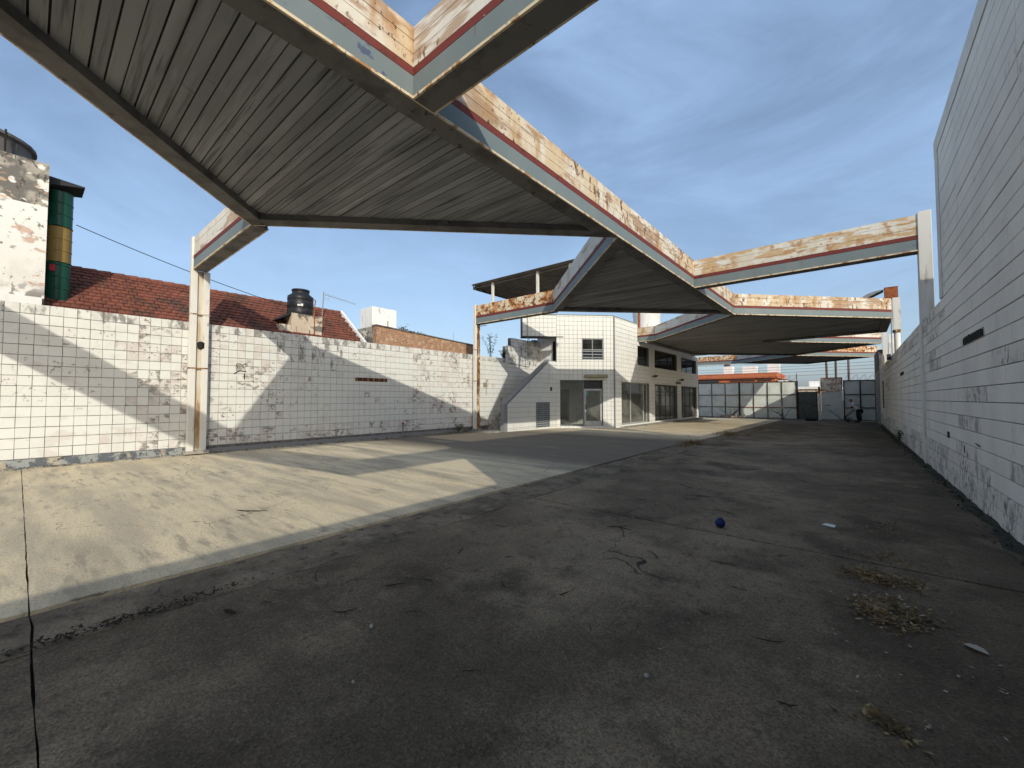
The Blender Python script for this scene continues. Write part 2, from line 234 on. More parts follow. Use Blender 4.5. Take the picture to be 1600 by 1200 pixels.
DXF = [None]
class MB:
    def __init__(s): s.v = []; s.f = []
    def add(s, vs, fs):
        k = len(s.v); s.v += [tuple(q) for q in vs]; s.f += [tuple(i + k for i in f) for f in fs]; return s
    def box(s, x0, x1, y0, y1, z0, z1):
        return s.add([(x0, y0, z0), (x1, y0, z0), (x1, y1, z0), (x0, y1, z0), (x0, y0, z1), (x1, y0, z1), (x1, y1, z1), (x0, y1, z1)],
                     [(3, 2, 1, 0), (4, 5, 6, 7), (0, 1, 5, 4), (1, 2, 6, 5), (2, 3, 7, 6), (3, 0, 4, 7)])
    def prism(s, poly, z0, z1):
        n = len(poly)
        za = z0 if callable(z0) else (lambda p: z0); zb = z1 if callable(z1) else (lambda p: z1)
        return s.add([(p[0], p[1], za(p)) for p in poly] + [(p[0], p[1], zb(p)) for p in poly],
                     [tuple(range(n - 1, -1, -1)), tuple(range(n, 2 * n))] + [(i, (i + 1) % n, n + (i + 1) % n, n + i) for i in range(n)])
    def obox(s, o, ex, ey, ez):
        o, ex, ey, ez = map(Vector, (o, ex, ey, ez))
        return s.add([o, o + ex, o + ex + ey, o + ey, o + ez, o + ex + ez, o + ex + ey + ez, o + ey + ez],
                     [(3, 2, 1, 0), (4, 5, 6, 7), (0, 1, 5, 4), (1, 2, 6, 5), (2, 3, 7, 6), (3, 0, 4, 7)])
    def lathe(s, cx, cy, prof, n=20):
        k = []
        for r, z in prof:
            for i in range(n):
                a = 2 * math.pi * i / n; k.append((cx + r * math.cos(a), cy + r * math.sin(a), z))
        m = len(prof)
        fs = [(j * n + i, j * n + (i + 1) % n, (j + 1) * n + (i + 1) % n, (j + 1) * n + i) for j in range(m - 1) for i in range(n)]
        fs += [tuple(range(n - 1, -1, -1)), tuple((m - 1) * n + i for i in range(n))]
        return s.add(k, fs)
    def tube(s, pts, r, n=6):
        pts = [Vector(q) for q in pts]; R = r if isinstance(r, (list, tuple)) else [r] * len(pts)
        vs = []
        for i, q in enumerate(pts):
            d = (pts[min(i + 1, len(pts) - 1)] - pts[max(i - 1, 0)]).normalized()
            a = d.orthogonal().normalized() if abs(d.z) > .95 else d.cross(Vector((0, 0, 1))).normalized()
            b = d.cross(a)
            for k in range(n):
                t = 2 * math.pi * k / n; vs.append(q + (a * math.cos(t) + b * math.sin(t)) * R[i])
        m = len(pts)
        fs = [(j * n + i, j * n + (i + 1) % n, (j + 1) * n + (i + 1) % n, (j + 1) * n + i) for j in range(m - 1) for i in range(n)]
        fs += [tuple(range(n - 1, -1, -1)), tuple((m - 1) * n + i for i in range(n))]
        return s.add(vs, fs)
    def leaf(s, p, d, up, ln, wd):
        p, d, up = Vector(p), Vector(d).normalized(), Vector(up).normalized(); q = d.cross(up)
        if q.length < .05: q = d.orthogonal()
        q = q.normalized() * wd / 2
        return s.add([p, p + d * ln * .45 + q, p + d * ln + up * ln * .08, p + d * ln * .45 - q, p + d * ln * .45 + up * wd * .25], [(0, 1, 4), (1, 2, 4), (2, 3, 4), (3, 0, 4)])
    def build(s, name, mat, parent=None, label=None, cat=None, group=None, kind=None, smooth=False, xf=None):
        xf = xf or DXF[0]
        V = [xf(Vector(q)) for q in s.v] if xf else [Vector(q) for q in s.v]
        lo = Vector([min(q[i] for q in V) for i in range(3)]); hi = Vector([max(q[i] for q in V) for i in range(3)])
        c = (lo + hi) / 2; c.z = lo.z
        me = bpy.data.meshes.new(name); me.from_pydata([q - c for q in V], [], s.f); me.update()
        if smooth:
            for p in me.polygons: p.use_smooth = True
        me.materials.append(MT[mat])
        o = bpy.data.objects.new(name, me); COL.objects.link(o); o.location = c; o['wloc'] = tuple(c)
        adopt(o, parent); return setp(o, label, cat, group, kind)

def instance(name, me, loc, parent=None):
    o = bpy.data.objects.new(name, me); COL.objects.link(o); o.location = loc
    adopt(o, parent); return o

def add_bevel(o, w_, seg=1):
    b = o.modifiers.new('bevel', 'BEVEL'); b.width = w_; b.segments = seg; b.limit_method = 'ANGLE'

# ------------------------------------------------------------------ ground
ZP = [(-500, 0), (13, 0), (22, -.11), (32, -.16), (44, -.22), (600, -.22)]
def zg(y):
    for (a, za), (b, zb) in zip(ZP, ZP[1:]):
        if y <= b: return za + (zb - za) * (y - a) / (b - a)
    return ZP[-1][1]
g = MB(); ys = [-400, 13, 22, 32, 44, 500]; xs_ = [-500, 500]
g.add([(x, y, zg(y) - .06) for y in ys for x in xs_], [(2 * i, 2 * i + 1, 2 * i + 3, 2 * i + 2) for i in range(5)])
ground = g.build('ground', 'joint_dirt', kind='structure')
ground.data.materials[0] = MT['joint_dirt']

def jag(a, b, amp, step=.18):
    a, b = Vector(a), Vector(b); n = max(2, int((b - a).length / step)); d = (b - a).normalized(); q = Vector((-d.y, d.x, 0))
    out = [a]
    for i in range(1, n): out.append(a.lerp(b, i / n) + q * random.uniform(-amp, amp))
    return out
def slab(x0, x1, y0, y1, mat, amp, gap, sink=0.0):
    g0 = .005 if abs(y0 - .1) < .01 else .018; g1 = .005 if abs(y1 - .1) < .01 else .018
    c = [(x0 + gap, y0 + g0, 0), (x1 - gap, y0 + g0, 0), (x1 - gap, y1 - g1, 0), (x0 + gap, y1 - g1, 0)]
    poly = []
    for i in range(4): poly += jag(c[i], c[(i + 1) % 4], amp)
    dz = random.uniform(-.003, .003) - sink
    m = MB(); m.prism(poly, lambda p: zg(p[1]) - .05, lambda p: zg(p[1]) + dz)
    o = m.build('slab', mat, ground)
    return o
YJ = [.1 + 5.25 * k for k in range(-2, 9)]
for i in range(len(YJ) - 1):
    a, b = YJ[i], YJ[i + 1]
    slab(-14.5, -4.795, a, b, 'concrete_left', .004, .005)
    slab(-4.76, -4.03, a, b, 'gutter', .02, .014, .014)
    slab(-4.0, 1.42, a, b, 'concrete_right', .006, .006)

# ------------------------------------------------------------------ boundary wall on the left (white block grid)
XL = -14.59; TW = .227; TH = .2387
wallL = thing('boundary_wall', (XL, 8, 0), 'long white wall of square painted blocks on the left side of the yard', 'wall')
MB().box(XL - .26, XL - .012, -6, 17.05, 0, 3.79).box(XL - .26, XL - .012, 17.05, 17.5, 0, 4.48).box(XL - .26, XL - .012, 17.5, 20.3, 0, 4.98).build('wall_core', 'mortar', wallL)
def tile_mesh(name, w_, h, t, mat, gap=.007, bev=.006, gz=0.0):
    """pillow fronted block facing +x, origin in the middle of its back"""
    a, b = w_ / 2 - gap / 2, h / 2 - gap / 2 - gz
    vs = [(0, -a, -b), (0, a, -b), (0, a, b), (0, -a, b), (t - bev, -a, -b), (t - bev, a, -b), (t - bev, a, b), (t - bev, -a, b),
          (t, -a + bev, -b + bev), (t, a - bev, -b + bev), (t, a - bev, b - bev), (t, -a + bev, b - bev)]
    fs = [(8, 9, 10, 11)] + [(i, (i + 1) % 4, 4 + (i + 1) % 4, 4 + i) for i in range(4)] + [(4 + i, 4 + (i + 1) % 4, 8 + (i + 1) % 4, 8 + i) for i in range(4)]
    me = bpy.data.meshes.new(name); me.from_pydata(vs, [], fs); me.materials.append(MT[mat]); me.update(); return me
TM = {k: tile_mesh('tile_' + k, TW, TH, .014, k, gz=.0025) for k in ('white_tile', 'tile_dirty', 'tile_worn')}
def tile_kind(y, z):
    if z > 3.5 and random.random() < .75: return 'tile_dirty'
    worn = (1.6 < y < 5.6 and z > 1.0 and random.random() < .7 * min(1, (y - 1.4) / 1.4)) or (10.8 < y < 14.3 and z > 1.0 and random.random() < .7) or (z < .62 and y > 1.6 and random.random() < .7)
    if worn: return 'tile_worn'
    if 5.4 < y < 8 and z > 2.7 and random.random() < .6: return 'tile_dirty'
    return 'white_tile' if random.random() > .03 else 'tile_worn'
rest = {k: MB() for k in TM}
ny = 92
for i in range(-1, ny):
    y = -.70 + (i + .5) * TW
    top = 15 if y < 17.05 else (18 if y < 17.5 else 20)
    for j in range(top):
        z = .22 + (j + .5) * TH
        k = tile_kind(y, z); dx = random.uniform(-.005, .004)
        if 0 <= i < 20:
            instance('block', TM[k], (XL - .012 + dx, y + random.uniform(-.0025, .0025), z + random.uniform(-.002, .002)), wallL)
        else:
            me = TM[k]; b = rest[k]
            b.add([(q.co.x + XL - .012 + dx, q.co.y + y, q.co.z + z) for q in me.vertices], [tuple(p.vertices) for p in me.polygons])
for k in rest: rest[k].build('block', k, wallL, kind='stuff')
MB().box(XL - .02, XL + .035, -6, 3.0, 0, .21).build('plinth', 'kerb_blue', wallL)
MB().box(XL - .02, XL + .05, 3.0, 13.75, 0, .14).build('plinth', 'pipe_grey', wallL)
MB().box(XL + .05, XL + .16, -6, 13.6, 0, .035).build('kerb_strip', 'kerb', wallL)
# vent strip with slots
v = MB().box(XL, XL + .006, 8.2, 9.6, 2.27, 2.41)
vent = v.build('vent_strip', 'rust_red', wallL)
for k in range(17): MB().box(XL + .006, XL + .02, 8.24 + k * .08, 8.29 + k * .08, 2.28, 2.40).build('slot', 'dark_gap' if k % 3 else 'steel_rust', vent)
# small electrical box and chipped hole
MB().box(XL, XL + .04, 15.25, 15.5, 2.2, 2.42).build('meter_plate', 'lamp_cover', wallL)
MB().tube([(XL + .02, 15.45, 2.2), (XL + .02, 15.45, 1.8)], .012).build('conduit', 'pipe_grey', wallL)
MB().tube([(XL + .02, 17.2, 3.55), (XL + .02, 19.1, 3.45), (XL + .02, 19.1, 5.2)], .02).build('conduit', 'pipe_grey', wallL)
# scribble left on the blocks
def strokes(parent, mat, pts, r=.011):
    MB().tube(pts, r, 4).build('painted_mark', mat, parent)
for y, z in ((4.35, 2.62), (4.52, 2.62)):
    strokes(wallL, 'dark_gap', [(XL + .004, y + .08 * math.cos(a), z + .055 * math.sin(a)) for a in [k * .55 for k in range(1, 9)]])
strokes(wallL, 'dark_gap', [(XL + .004, 4.22, 2.36), (XL + .004, 4.36, 2.46), (XL + .004, 4.55, 2.44)], .016)
strokes(wallL, 'dark_gap', [(XL + .004, 4.5, 2.38), (XL + .004, 4.5, 2.2)], .016)
# standpipe at the wall foot
sp_ = thing('standpipe', (XL + .12, 10.3, 0), 'short dark standpipe upright at the foot of the white block wall', 'pipe')
MB().tube([(XL + .12, 10.3, 0), (XL + .12, 10.3, .52)], .028, 8).build('riser', 'pipe_grey', sp_)
MB().lathe(XL + .12, 10.3, [(.03, .52), (.05, .53), (.05, .58), (.03, .6)], 10).build('cap', 'rust_red', sp_)

# ------------------------------------------------------------------ right side wall: long low wall, with a taller building flush above it
XR = 1.36; CH = .2213; BL = 1.6
wallR = thing('boundary_wall', (XR + .12, 18, 0), 'long low white wall of horizontal block courses in shade on the right', 'wall')
MB().box(XR + .03, XR + .27, -9, 44.4, -.3, 3.545).build('wall_core', 'mortar', wallR)
def block_mesh(name, mat):
    me = tile_mesh(name, BL, CH, .034, mat, .010, .005)
    for q in me.vertices:
        q.co.x = -q.co.x
        q.co.y *= (BL / 2 - .0022) / (BL / 2 - .0045)
    me.flip_normals(); me.update(); return me
BM = {k: block_mesh('block_' + k, k) for k in ('block_paint', 'block_base')}
def lay_blocks(parent, y0, y1, j0, j1, pick, single, stag=True):
    rs = {k: MB() for k in BM}
    for j in range(j0, j1):
        off = (((j * 7) % 5) * .3 - .6) if stag else 0
        n = int((y1 - y0) / BL + 1e-6)
        for i in range(n):
            y = y0 + (i + .5) * BL + off - (BL / 2 if off and i == n - 1 else 0) * 0
            z = (j + .5) * CH; k = pick(y, z, j); dx = random.uniform(-.003, .003)
            if single[0] <= y < single[1]: instance('block', BM[k], (XR + .034 + dx, y, z), parent)
            else: rs[k].add([(q.co.x + XR + .034 + dx, q.co.y + y, q.co.z + z) for q in BM[k].vertices], [tuple(p.vertices) for p in BM[k].polygons])
    for k in rs:
        if rs[k].v: rs[k].build('block', k, parent, kind='stuff')
def pickR(y, z, j):
    if j < 2 or (j == 2 and random.random() < .5): return 'block_base'
    if j >= 14 and y > 11.6 and random.random() < .75: return 'block_base'
    if 12.2 < y < 15.5 and j > 9 and random.random() < .6: return 'block_base'
    return 'block_paint' if random.random() > .04 else 'block_base'
lay_blocks(wallR, -8.4, 43.4, 0, 16, pickR, (4.4, 26))
MB().box(XR - .008, XR + .005, 14.78, 14.92, 0, 3.5).build('pilaster', 'block_paint', wallR)
MB().box(XR - .008, XR + .005, 25.75, 25.9, 0, 3.4).build('pilaster', 'block_paint', wallR)
for ya, yb, z0, z1 in ((8.2, 9.55, 2.43, 2.56), (19.6, 20.9, 2.43, 2.55)):
    vv = MB().box(XR - .006, XR + .002, ya, yb, z0, z1).build('vent_strip', 'kerb', wallR)
    n = 14
    for k in range(n):
        yy = ya + .03 + k * (yb - ya - .06) / n
        MB().box(XR - .018, XR - .006, yy, yy + .06, z0 + .01, z1 - random.uniform(0, .03)).build('slot', 'dark_gap', vv)
# rusty pipe frame and small lamp bracket further along
MB().tube([(XR - .05, 31.5, 2.6), (XR - .05, 31.5, 1.1), (XR - .05, 30.6, 1.1)], .03).build('pipe_frame', 'rust_red', wallR)
MB().box(XR - .16, XR - .02, 25.0, 25.2, 3.35, 3.6).build('lamp_bracket', 'frame_dark', wallR)
MB().tube([(XR - .02, 8.85, .95), (XR - .02, 8.6, .93)], .008, 5).build('hook', 'dark_gap', wallR)
MB().box(XR - .003, XR + .002, 11.1, 11.35, .86, .98).build('chip', 'dark_gap', wallR)
MB().box(XR - .003, XR + .002, 9.75, 9.83, .72, .84).build('chip', 'dark_gap', wallR)

tall = thing('tall_building', (5, 6.5, 0), 'tall windowless white building wall rising at the right edge', 'building')
MB().box(XR + .036, 9.2, 1.5, 11.6, 0, 6.42).build('wall', 'plaster_smooth', tall)
TB = MB()
lay_blocks(tall, 1.62, 11.24, 16, 29, lambda y, z, j: 'block_paint', (0, 20), False)
MB().box(XR - .008, XR + .036, 11.28, 11.61, 3.56, 6.42).build('corner_render', 'plaster_smooth', tall)
MB().box(XR - .012, 9.22, 1.48, 11.62, 6.42, 6.72).build('coping', 'plaster_smooth', tall)

rag = thing('masonry_wall', (1.6, 40, 0), 'ragged taller grey masonry section beside the far gate at the right', 'wall')
poly = [(36.2, 3.4), (36.3, 4.3), (36.8, 4.45), (37.1, 4.9), (37.8, 4.85), (38.4, 5.0), (44.3, 5.1), (44.3, 3.4)]
m = MB(); n = len(poly)
m.add([(XR + .0, a, b) for a, b in poly] + [(XR + .26, a, b) for a, b in poly], [tuple(range(n)), tuple(range(2 * n - 1, n - 1, -1))] + [(i, n + i, n + (i + 1) % n, (i + 1) % n) for i in range(n)])
m.build('wall', 'tank_grey', rag)
MB().box(XR - .01, XR, 36.3, 44.2, -.2, 3.4).build('render_coat', 'kerb', rag)
wp = thing('white_pier', (2.0, 38, 0), 'sunlit white pier standing just behind the ragged masonry wall', 'pier')
MB().box(XR + .34, XR + .75, 33.5, 34.1, 0, 5.0).build('shaft', 'white_plain', wp); MB().box(XR + .36, XR + .6, 33.7, 33.95, 5.0, 5.5).build('cap', 'white_plain', wp)

# ------------------------------------------------------------------ zig-zag canopy
RC = rad(-.504)
def CX(q): return Vector((math.cos(RC) * q.x - math.sin(RC) * q.y, math.sin(RC) * q.x + math.cos(RC) * q.y, q.z))
SX, CL, CR, CZ, CT, CY0, CS = -4.134, -14.56, 1.25, 5.2845, 6.2046, 2.996, 11.304
CHF = CS / 2; BW = .30
BANDS = [('lip', 0, .034, .03), ('fascia_blue', .04, .295, .016), ('fascia_red', .302, .40, .02), ('W', .408, .572, .016), ('W', .58, .744, .016), ('W', .752, .92, .016)]
def boards(parent, P, Q, white, trim0=0, trim1=0):
    """fascia boards on the right-hand side of the run P->Q"""
    P, Q = Vector((*P, 0)), Vector((*Q, 0)); d = (Q - P).normalized(); nrm = Vector((d.y, -d.x, 0))
    a = P + d * trim0; b = Q - d * trim1
    for mt, z0, z1, t in BANDS:
        mt = white if mt == 'W' else mt
        j = random.uniform(-.003, .003)
        m = MB(); m.obox(a + Vector((0, 0, CZ + z0)), b - a, nrm * (t + j), Vector((0, 0, z1 - z0)))
        m.f = [tuple(reversed(f)) for f in m.f]
        m.build('board', mt, parent, xf=CX)
def inset(poly, w_):
    n = len(poly); out = []
    for i in range(n):
        p0, p1, p2 = Vector(poly[i - 1]), Vector(poly[i]), Vector(poly[(i + 1) % n])
        d1 = (p1 - p0).normalized(); d2 = (p2 - p1).normalized()
        n1 = Vector((-d1.y, d1.x)); n2 = Vector((-d2.y, d2.x)); k = (n1 + n2).normalized()
        out.append(p1 + k * (w_ / k.dot(n1)))
    return out
def xrange_at(poly, y):
    xs = []
    n = len(poly)
    for i in range(n):
        a, b = poly[i], poly[(i + 1) % n]
        if (a[1] - y) * (b[1] - y) <= 0 and abs(a[1] - b[1]) > 1e-9: xs.append(a[0] + (b[0] - a[0]) * (y - a[1]) / (b[1] - a[1]))
    return (min(xs), max(xs)) if len(xs) >= 2 else None
def canopy(k, diamond, label, single, whites):
    yc = CY0 + k * CS
    Nn, F, Lp, Rp = (SX, yc - CHF), (SX, yc + CHF), (SX - CHF, yc), (CR - .05, yc)
    poly = [Nn, Rp, F, Lp] if diamond else [Nn, F, Lp]
    if diamond == 'double':
        Lx = -10.7; poly = [Nn, Rp, (Rp[0], yc + CHF - .55), F, (Rp[0], yc + CS), (SX, yc + CS + CHF), (Lx, yc + CS + (CHF + SX - CHF - Lx) - (CHF - (SX - Lx))), (Lx, yc + (SX - Lx) - CHF)]
        poly[6] = (Lx, yc + CS + CHF - (SX - Lx)); poly[7] = (Lx, yc - CHF + (SX - Lx))
    base = CX(Vector((SX - 1.5, yc, CZ)))
    t = thing('canopy_roof', base, label, 'canopy', 'zigzag canopy roofs over the yard')
    inn = inset(poly, BW); n = len(poly)
    for i in range(n):
        P, Q, Qi, Pi = poly[i], poly[(i + 1) % n], inn[(i + 1) % n], inn[i]
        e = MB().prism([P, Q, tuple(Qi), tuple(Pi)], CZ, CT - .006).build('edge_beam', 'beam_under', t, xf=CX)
        boards(t, P, Q, whites[i], .0, .0)
    MB().prism([tuple(q) for q in inset(poly, BW * .9)], CT - .16, CT - .12).build('roof_deck', 'roof_sheet', t, xf=CX)
    soff = MB().prism([tuple(q) for q in inset(poly, BW * .95)], CZ + .155, CZ + .17).build('soffit_backing', 'dark_gap', t, xf=CX)
    soff['wloc'] = tuple(soff.location)
    lo = min(q[1] for q in inn); hi = max(q[1] for q in inn); pw = .151
    y = lo + .02; c = 0; J = MB()
    while y < hi - .03:
        gap = .028 if c % 3 == 0 else .011
        y0, y1 = y + gap / 2, min(y + pw - gap / 2, hi - .005)
        a = xrange_at(inn, y0); b = xrange_at(inn, y1)
        if a and b and a[1] - a[0] > .05:
            dz = random.uniform(-.006, .006) + (.008 if c % 3 == 1 else 0)
            cuts = [0, 1] if (a[1] - a[0]) < 3.0 else [0, random.uniform(.35, .65), 1]
            q = MB()
            for ci in range(len(cuts) - 1):
                u0, u1 = cuts[ci], cuts[ci + 1]; e_ = .002
                q.prism([(a[0] + (a[1] - a[0]) * u0 + e_, y0), (a[0] + (a[1] - a[0]) * u1 - e_, y0), (b[0] + (b[1] - b[0]) * u1 - e_, y1), (b[0] + (b[1] - b[0]) * u0 + e_, y1)], CZ + .125 + dz, CZ + .15 + dz)
                dz += random.uniform(-.004, .004)
            if single: q.build('plank', 'plank', t, xf=CX)
            else: J.add(q.v, q.f)
        y += pw; c += 1
    if J.v: J.build('plank', 'plank', t, kind='stuff', xf=CX)
    if single:                                            # torn soffit lining along the spine
        te = MB(); yv = lo + .3; pr0 = None
        while yv < hi - .3:
            wd = .02 + .11 * random.random() ** 2; zz = CZ + .06 + .05 * random.random()
            cur_ = ((SX - BW, yv, CZ + .02), (SX - BW - wd, yv, zz))
            if pr0: te.add([pr0[0], pr0[1], cur_[1], cur_[0]], [(0, 1, 2, 3)])
            pr0 = cur_; yv += random.uniform(.05, .22)
        te.build('torn_lining', 'beam_under', t, xf=CX)
    return t
FW, FL, FR = 'fascia_white', 'fascia_light', 'fascia_rusted'
canopy(0, False, 'nearest triangular canopy roof with plank soffit overhead at upper left', True, [FW, FL, FL])
canopy(1, False, 'second triangular canopy roof reaching towards the shop corner', True, [FW, FL, FL])
canopy(2, 'double', 'third canopy roof, a wide double bay spanning from shop to right wall', False, [FW, FL, FL, FL, FL, FL, FL, FL])
canopy(4, True, 'farthest diamond canopy roof above the street fence with rusty fascia', False, [FR, FL, FL, FL])

def portal(k, label, whL, whR, right=True):
    yc = CY0 + k * CS
    t = thing('portal_frame', CX(Vector((CL, yc, 0))), label, 'portal frame', 'portal frames carrying the canopy')
    a, b = CL + .06, SX - CHF + .02
    MB().box(a, b, yc, yc + BW, CZ, CT - .006).build('beam', 'beam_under', t, xf=CX)
    boards(t, (a, yc), (b - .03, yc), whL); boards(t, (b - .03, yc + BW), (a, yc + BW), FL)
    if right:
        a2, b2 = SX + .022, CR - .04
        MB().box(a2, b2, yc, yc + BW, CZ, CT - .006).build('beam', 'beam_under', t, xf=CX)
        boards(t, (a2, yc), (b2, yc), whR); boards(t, (b2, yc + BW), (a2, yc + BW), FL)
    return t, yc
# left posts: two flanges and a recessed web; right posts
def left_post(t, yc, rusty, tall_=True):
    y = yc - .06; mt = 'steel_rust' if rusty else 'steel_white'; wd = .34 if rusty else .45
    f = MB().box(CL - .02, CL + .14, y, y + wd * .36, .06, CT + .03).build('post_flange', 'steel_white', t, xf=CX); add_bevel(f, .01)
    f = MB().box(CL - .02, CL + .14, y + wd * .66, y + wd, .06, CZ - .01).build('post_flange', mt, t, xf=CX); add_bevel(f, .01)
    MB().box(CL - .02, CL + .08, y + wd * .36, y + wd * .66, .06, CZ - .01).build('post_web', mt if rusty else 'rust_streak', t, xf=CX)
    for z in (2.45, 4.0): MB().box(CL - .03, CL + .15, y - .012, y + wd + .012, z, z + .035).build('clamp', 'steel_rust', t, xf=CX)
    MB().box(CL - .02, CL + .22, y - .06, y + wd + .06, 0.036, .12).build('base_plate', 'kerb', t, xf=CX)
t0, yc = portal(0, 'nearest white portal frame with rust-streaked post on the left wall', FL, FL); left_post(t0, yc, False)
MB().lathe(CL + .09, yc + .22, [(.05, 3.02), (.085, 3.05), (.09, 3.2), (.05, 3.24)], 8).build('burnt_patch', 'dark_gap', t0, xf=CX)
t1, yc = portal(1, 'second portal frame with heavily rusted left beam and tall pale right post', FR, 'fascia_patchy'); left_post(t1, yc, True)
p_ = MB().box(CR - .05, CR + .20, yc - .04, yc + .26, 0, CT + .06).build('post', 'steel_white', t1, xf=CX); add_bevel(p_, .01)
MB().tube([(CR - .9, yc + .32, CZ + .02), (CR + .1, yc + .32, CZ + .1)], .014, 5).build('loose_rod', 'dark_gap', t1, xf=CX)
MB().tube([(CL + .2, yc + .1, CZ - .1), (CL + .75, yc + .1, CZ - .12)], .02, 5).build('loose_rod', 'pipe_grey', t1, xf=CX)
t2, yc = portal(2, 'third portal frame with round lower post at right wall and rusty box on top', FW, FW, False)
p_ = MB().box(CR + .0, CR + .26, yc - .04, yc + .24, 4.75, CT + .02).build('post', 'steel_white', t2, xf=CX)
MB().lathe(CR + .13, yc + .1, [(.11, 0), (.11, 4.62)], 14).build('post', 'steel_white', t2, smooth=True, xf=CX)
MB().lathe(CR + .13, yc + .1, [(.12, 4.62), (.16, 4.64), (.16, 4.72), (.12, 4.75)], 14).build('collar', 'steel_rust', t2, xf=CX)
MB().tube([(CR - .06, yc, 2.8), (CR - .06, yc, CZ)], .02, 5).build('downpipe', 'pipe_grey', t2, xf=CX)
t3, yc = portal(3, 'fourth portal frame, its pale post short behind the right wall', FL, FL, False)
MB().box(CR + .0, CR + .24, yc - .04, yc + .24, 0, CT - .1).build('post', 'steel_white', t3, xf=CX)
t4, yc = portal(4, 'farthest portal frame with rusty left beam beyond the street fence', FR, FR, False)
MB().box(CR, CR + .24, yc - .04, yc + .24, 0, CT).build('post', 'steel_white', t4, xf=CX)
MB().box(CL, CL + .24, yc - .04, yc + .24, 0, CZ).build('post', 'steel_white', t4, xf=CX)
# rear frame behind the viewer (its shadow crosses the left wall and the yard)
rf = thing('portal_frame', (1.6, -2, 0), 'slanting rear portal beam behind the viewpoint, casting the band on the left wall', 'portal frame')
a, b = Vector((-14.5, -4.19, CZ)), Vector((1.75, -1.95, CZ)); d = (b - a).normalized(); q = Vector((-d.y, d.x, 0))
MB().obox(a, b - a, q * .26, (0, 0, .92)).build('beam', 'fascia_light', rf)
MB().box(1.48, 1.75, -1.7, 1.45, CZ, CT).build('beam', 'fascia_light', rf)
MB().box(-14.56, -14.3, -4.3, -4.0, 0, CZ).build('post', 'steel_white', rf)

# rusty box and curved sheet on top of the third frame
yc = CY0 + 2 * CS
bx = thing('rusty_box', CX(Vector((CR, yc, CT))), 'rusty brown metal box perched on the third right post', 'box')
MB().box(CR - .26, CR + .2, yc - .02, yc + .4, CT + .02, CT + .52).build('shell', 'rust_red', bx, xf=CX)
MB().box(CR - .27, CR + .21, yc - .03, yc + .41, CT + .52, CT + .545).build('lid', 'rust_red', bx, xf=CX)
cs_ = MB(); A = []
for i in range(9):
    a = math.pi * .5 * i / 8
    A.append((CR - .28 - .85 * math.sin(a) * 1.0, CT + .05 + .42 * math.cos(a)))
A = [(x, z) for x, z in A]; n = len(A)
cs_.add([(x, yc + .05, z) for x, z in A] + [(x, yc + .75, z) for x, z in A], [(i, i + 1, n + i + 1, n + i) for i in range(n - 1)] + [tuple(list(range(n - 1, -1, -1)))] + [tuple(range(n, 2 * n))])
cs_.build('curved_tank', 'frame_grey', label='grey curved metal tank lying beside the rusty box on the canopy', cat='tank', xf=CX)

# ------------------------------------------------------------------ shop building
def grid_wall(name, O, U, length, z0, z1, thick, openings, mat, parent):
    """wall along U from O (outer face on the right-hand side of U), thickness inwards, with rectangular openings (u0,u1,z0,z1)"""
    O = Vector(O); U = Vector(U).normalized(); IN = Vector((-U.y, U.x, 0)) * thick
    us = sorted({0, length} | {k for o in openings for k in o[:2]}); zs = sorted({z0, z1} | {k for o in openings for k in o[2:]})
    us = [k for k in us if 0 <= k <= length]; zs = [k for k in zs if z0 <= k <= z1]
    solid = lambda i, j: 0 <= i < len(us) - 1 and 0 <= j < len(zs) - 1 and not any(o[0] < (us[i] + us[i + 1]) / 2 < o[1] and o[2] < (zs[j] + zs[j + 1]) / 2 < o[3] for o in openings)
    P = lambda u, z, k: O + U * u + Vector((0, 0, z)) + (IN if k else Vector())
    m = MB()
    for i in range(len(us) - 1):
        for j in range(len(zs) - 1):
            if not solid(i, j): continue
            a, b, c, e = us[i], us[i + 1], zs[j], zs[j + 1]
            m.add([P(a, c, 0), P(b, c, 0), P(b, e, 0), P(a, e, 0)], [(0, 1, 2, 3)]); m.add([P(a, c, 1), P(b, c, 1), P(b, e, 1), P(a, e, 1)], [(3, 2, 1, 0)])
            if not solid(i - 1, j): m.add([P(a, c, 0), P(a, c, 1), P(a, e, 1), P(a, e, 0)], [(3, 2, 1, 0)])
            if not solid(i + 1, j): m.add([P(b, c, 0), P(b, c, 1), P(b, e, 1), P(b, e, 0)], [(0, 1, 2, 3)])
            if not solid(i, j - 1): m.add([P(a, c, 0), P(a, c, 1), P(b, c, 1), P(b, c, 0)], [(0, 1, 2, 3)])
            if not solid(i, j + 1): m.add([P(a, e, 0), P(a, e, 1), P(b, e, 1), P(b, e, 0)], [(3, 2, 1, 0)])
    return m.build(name, mat, parent)
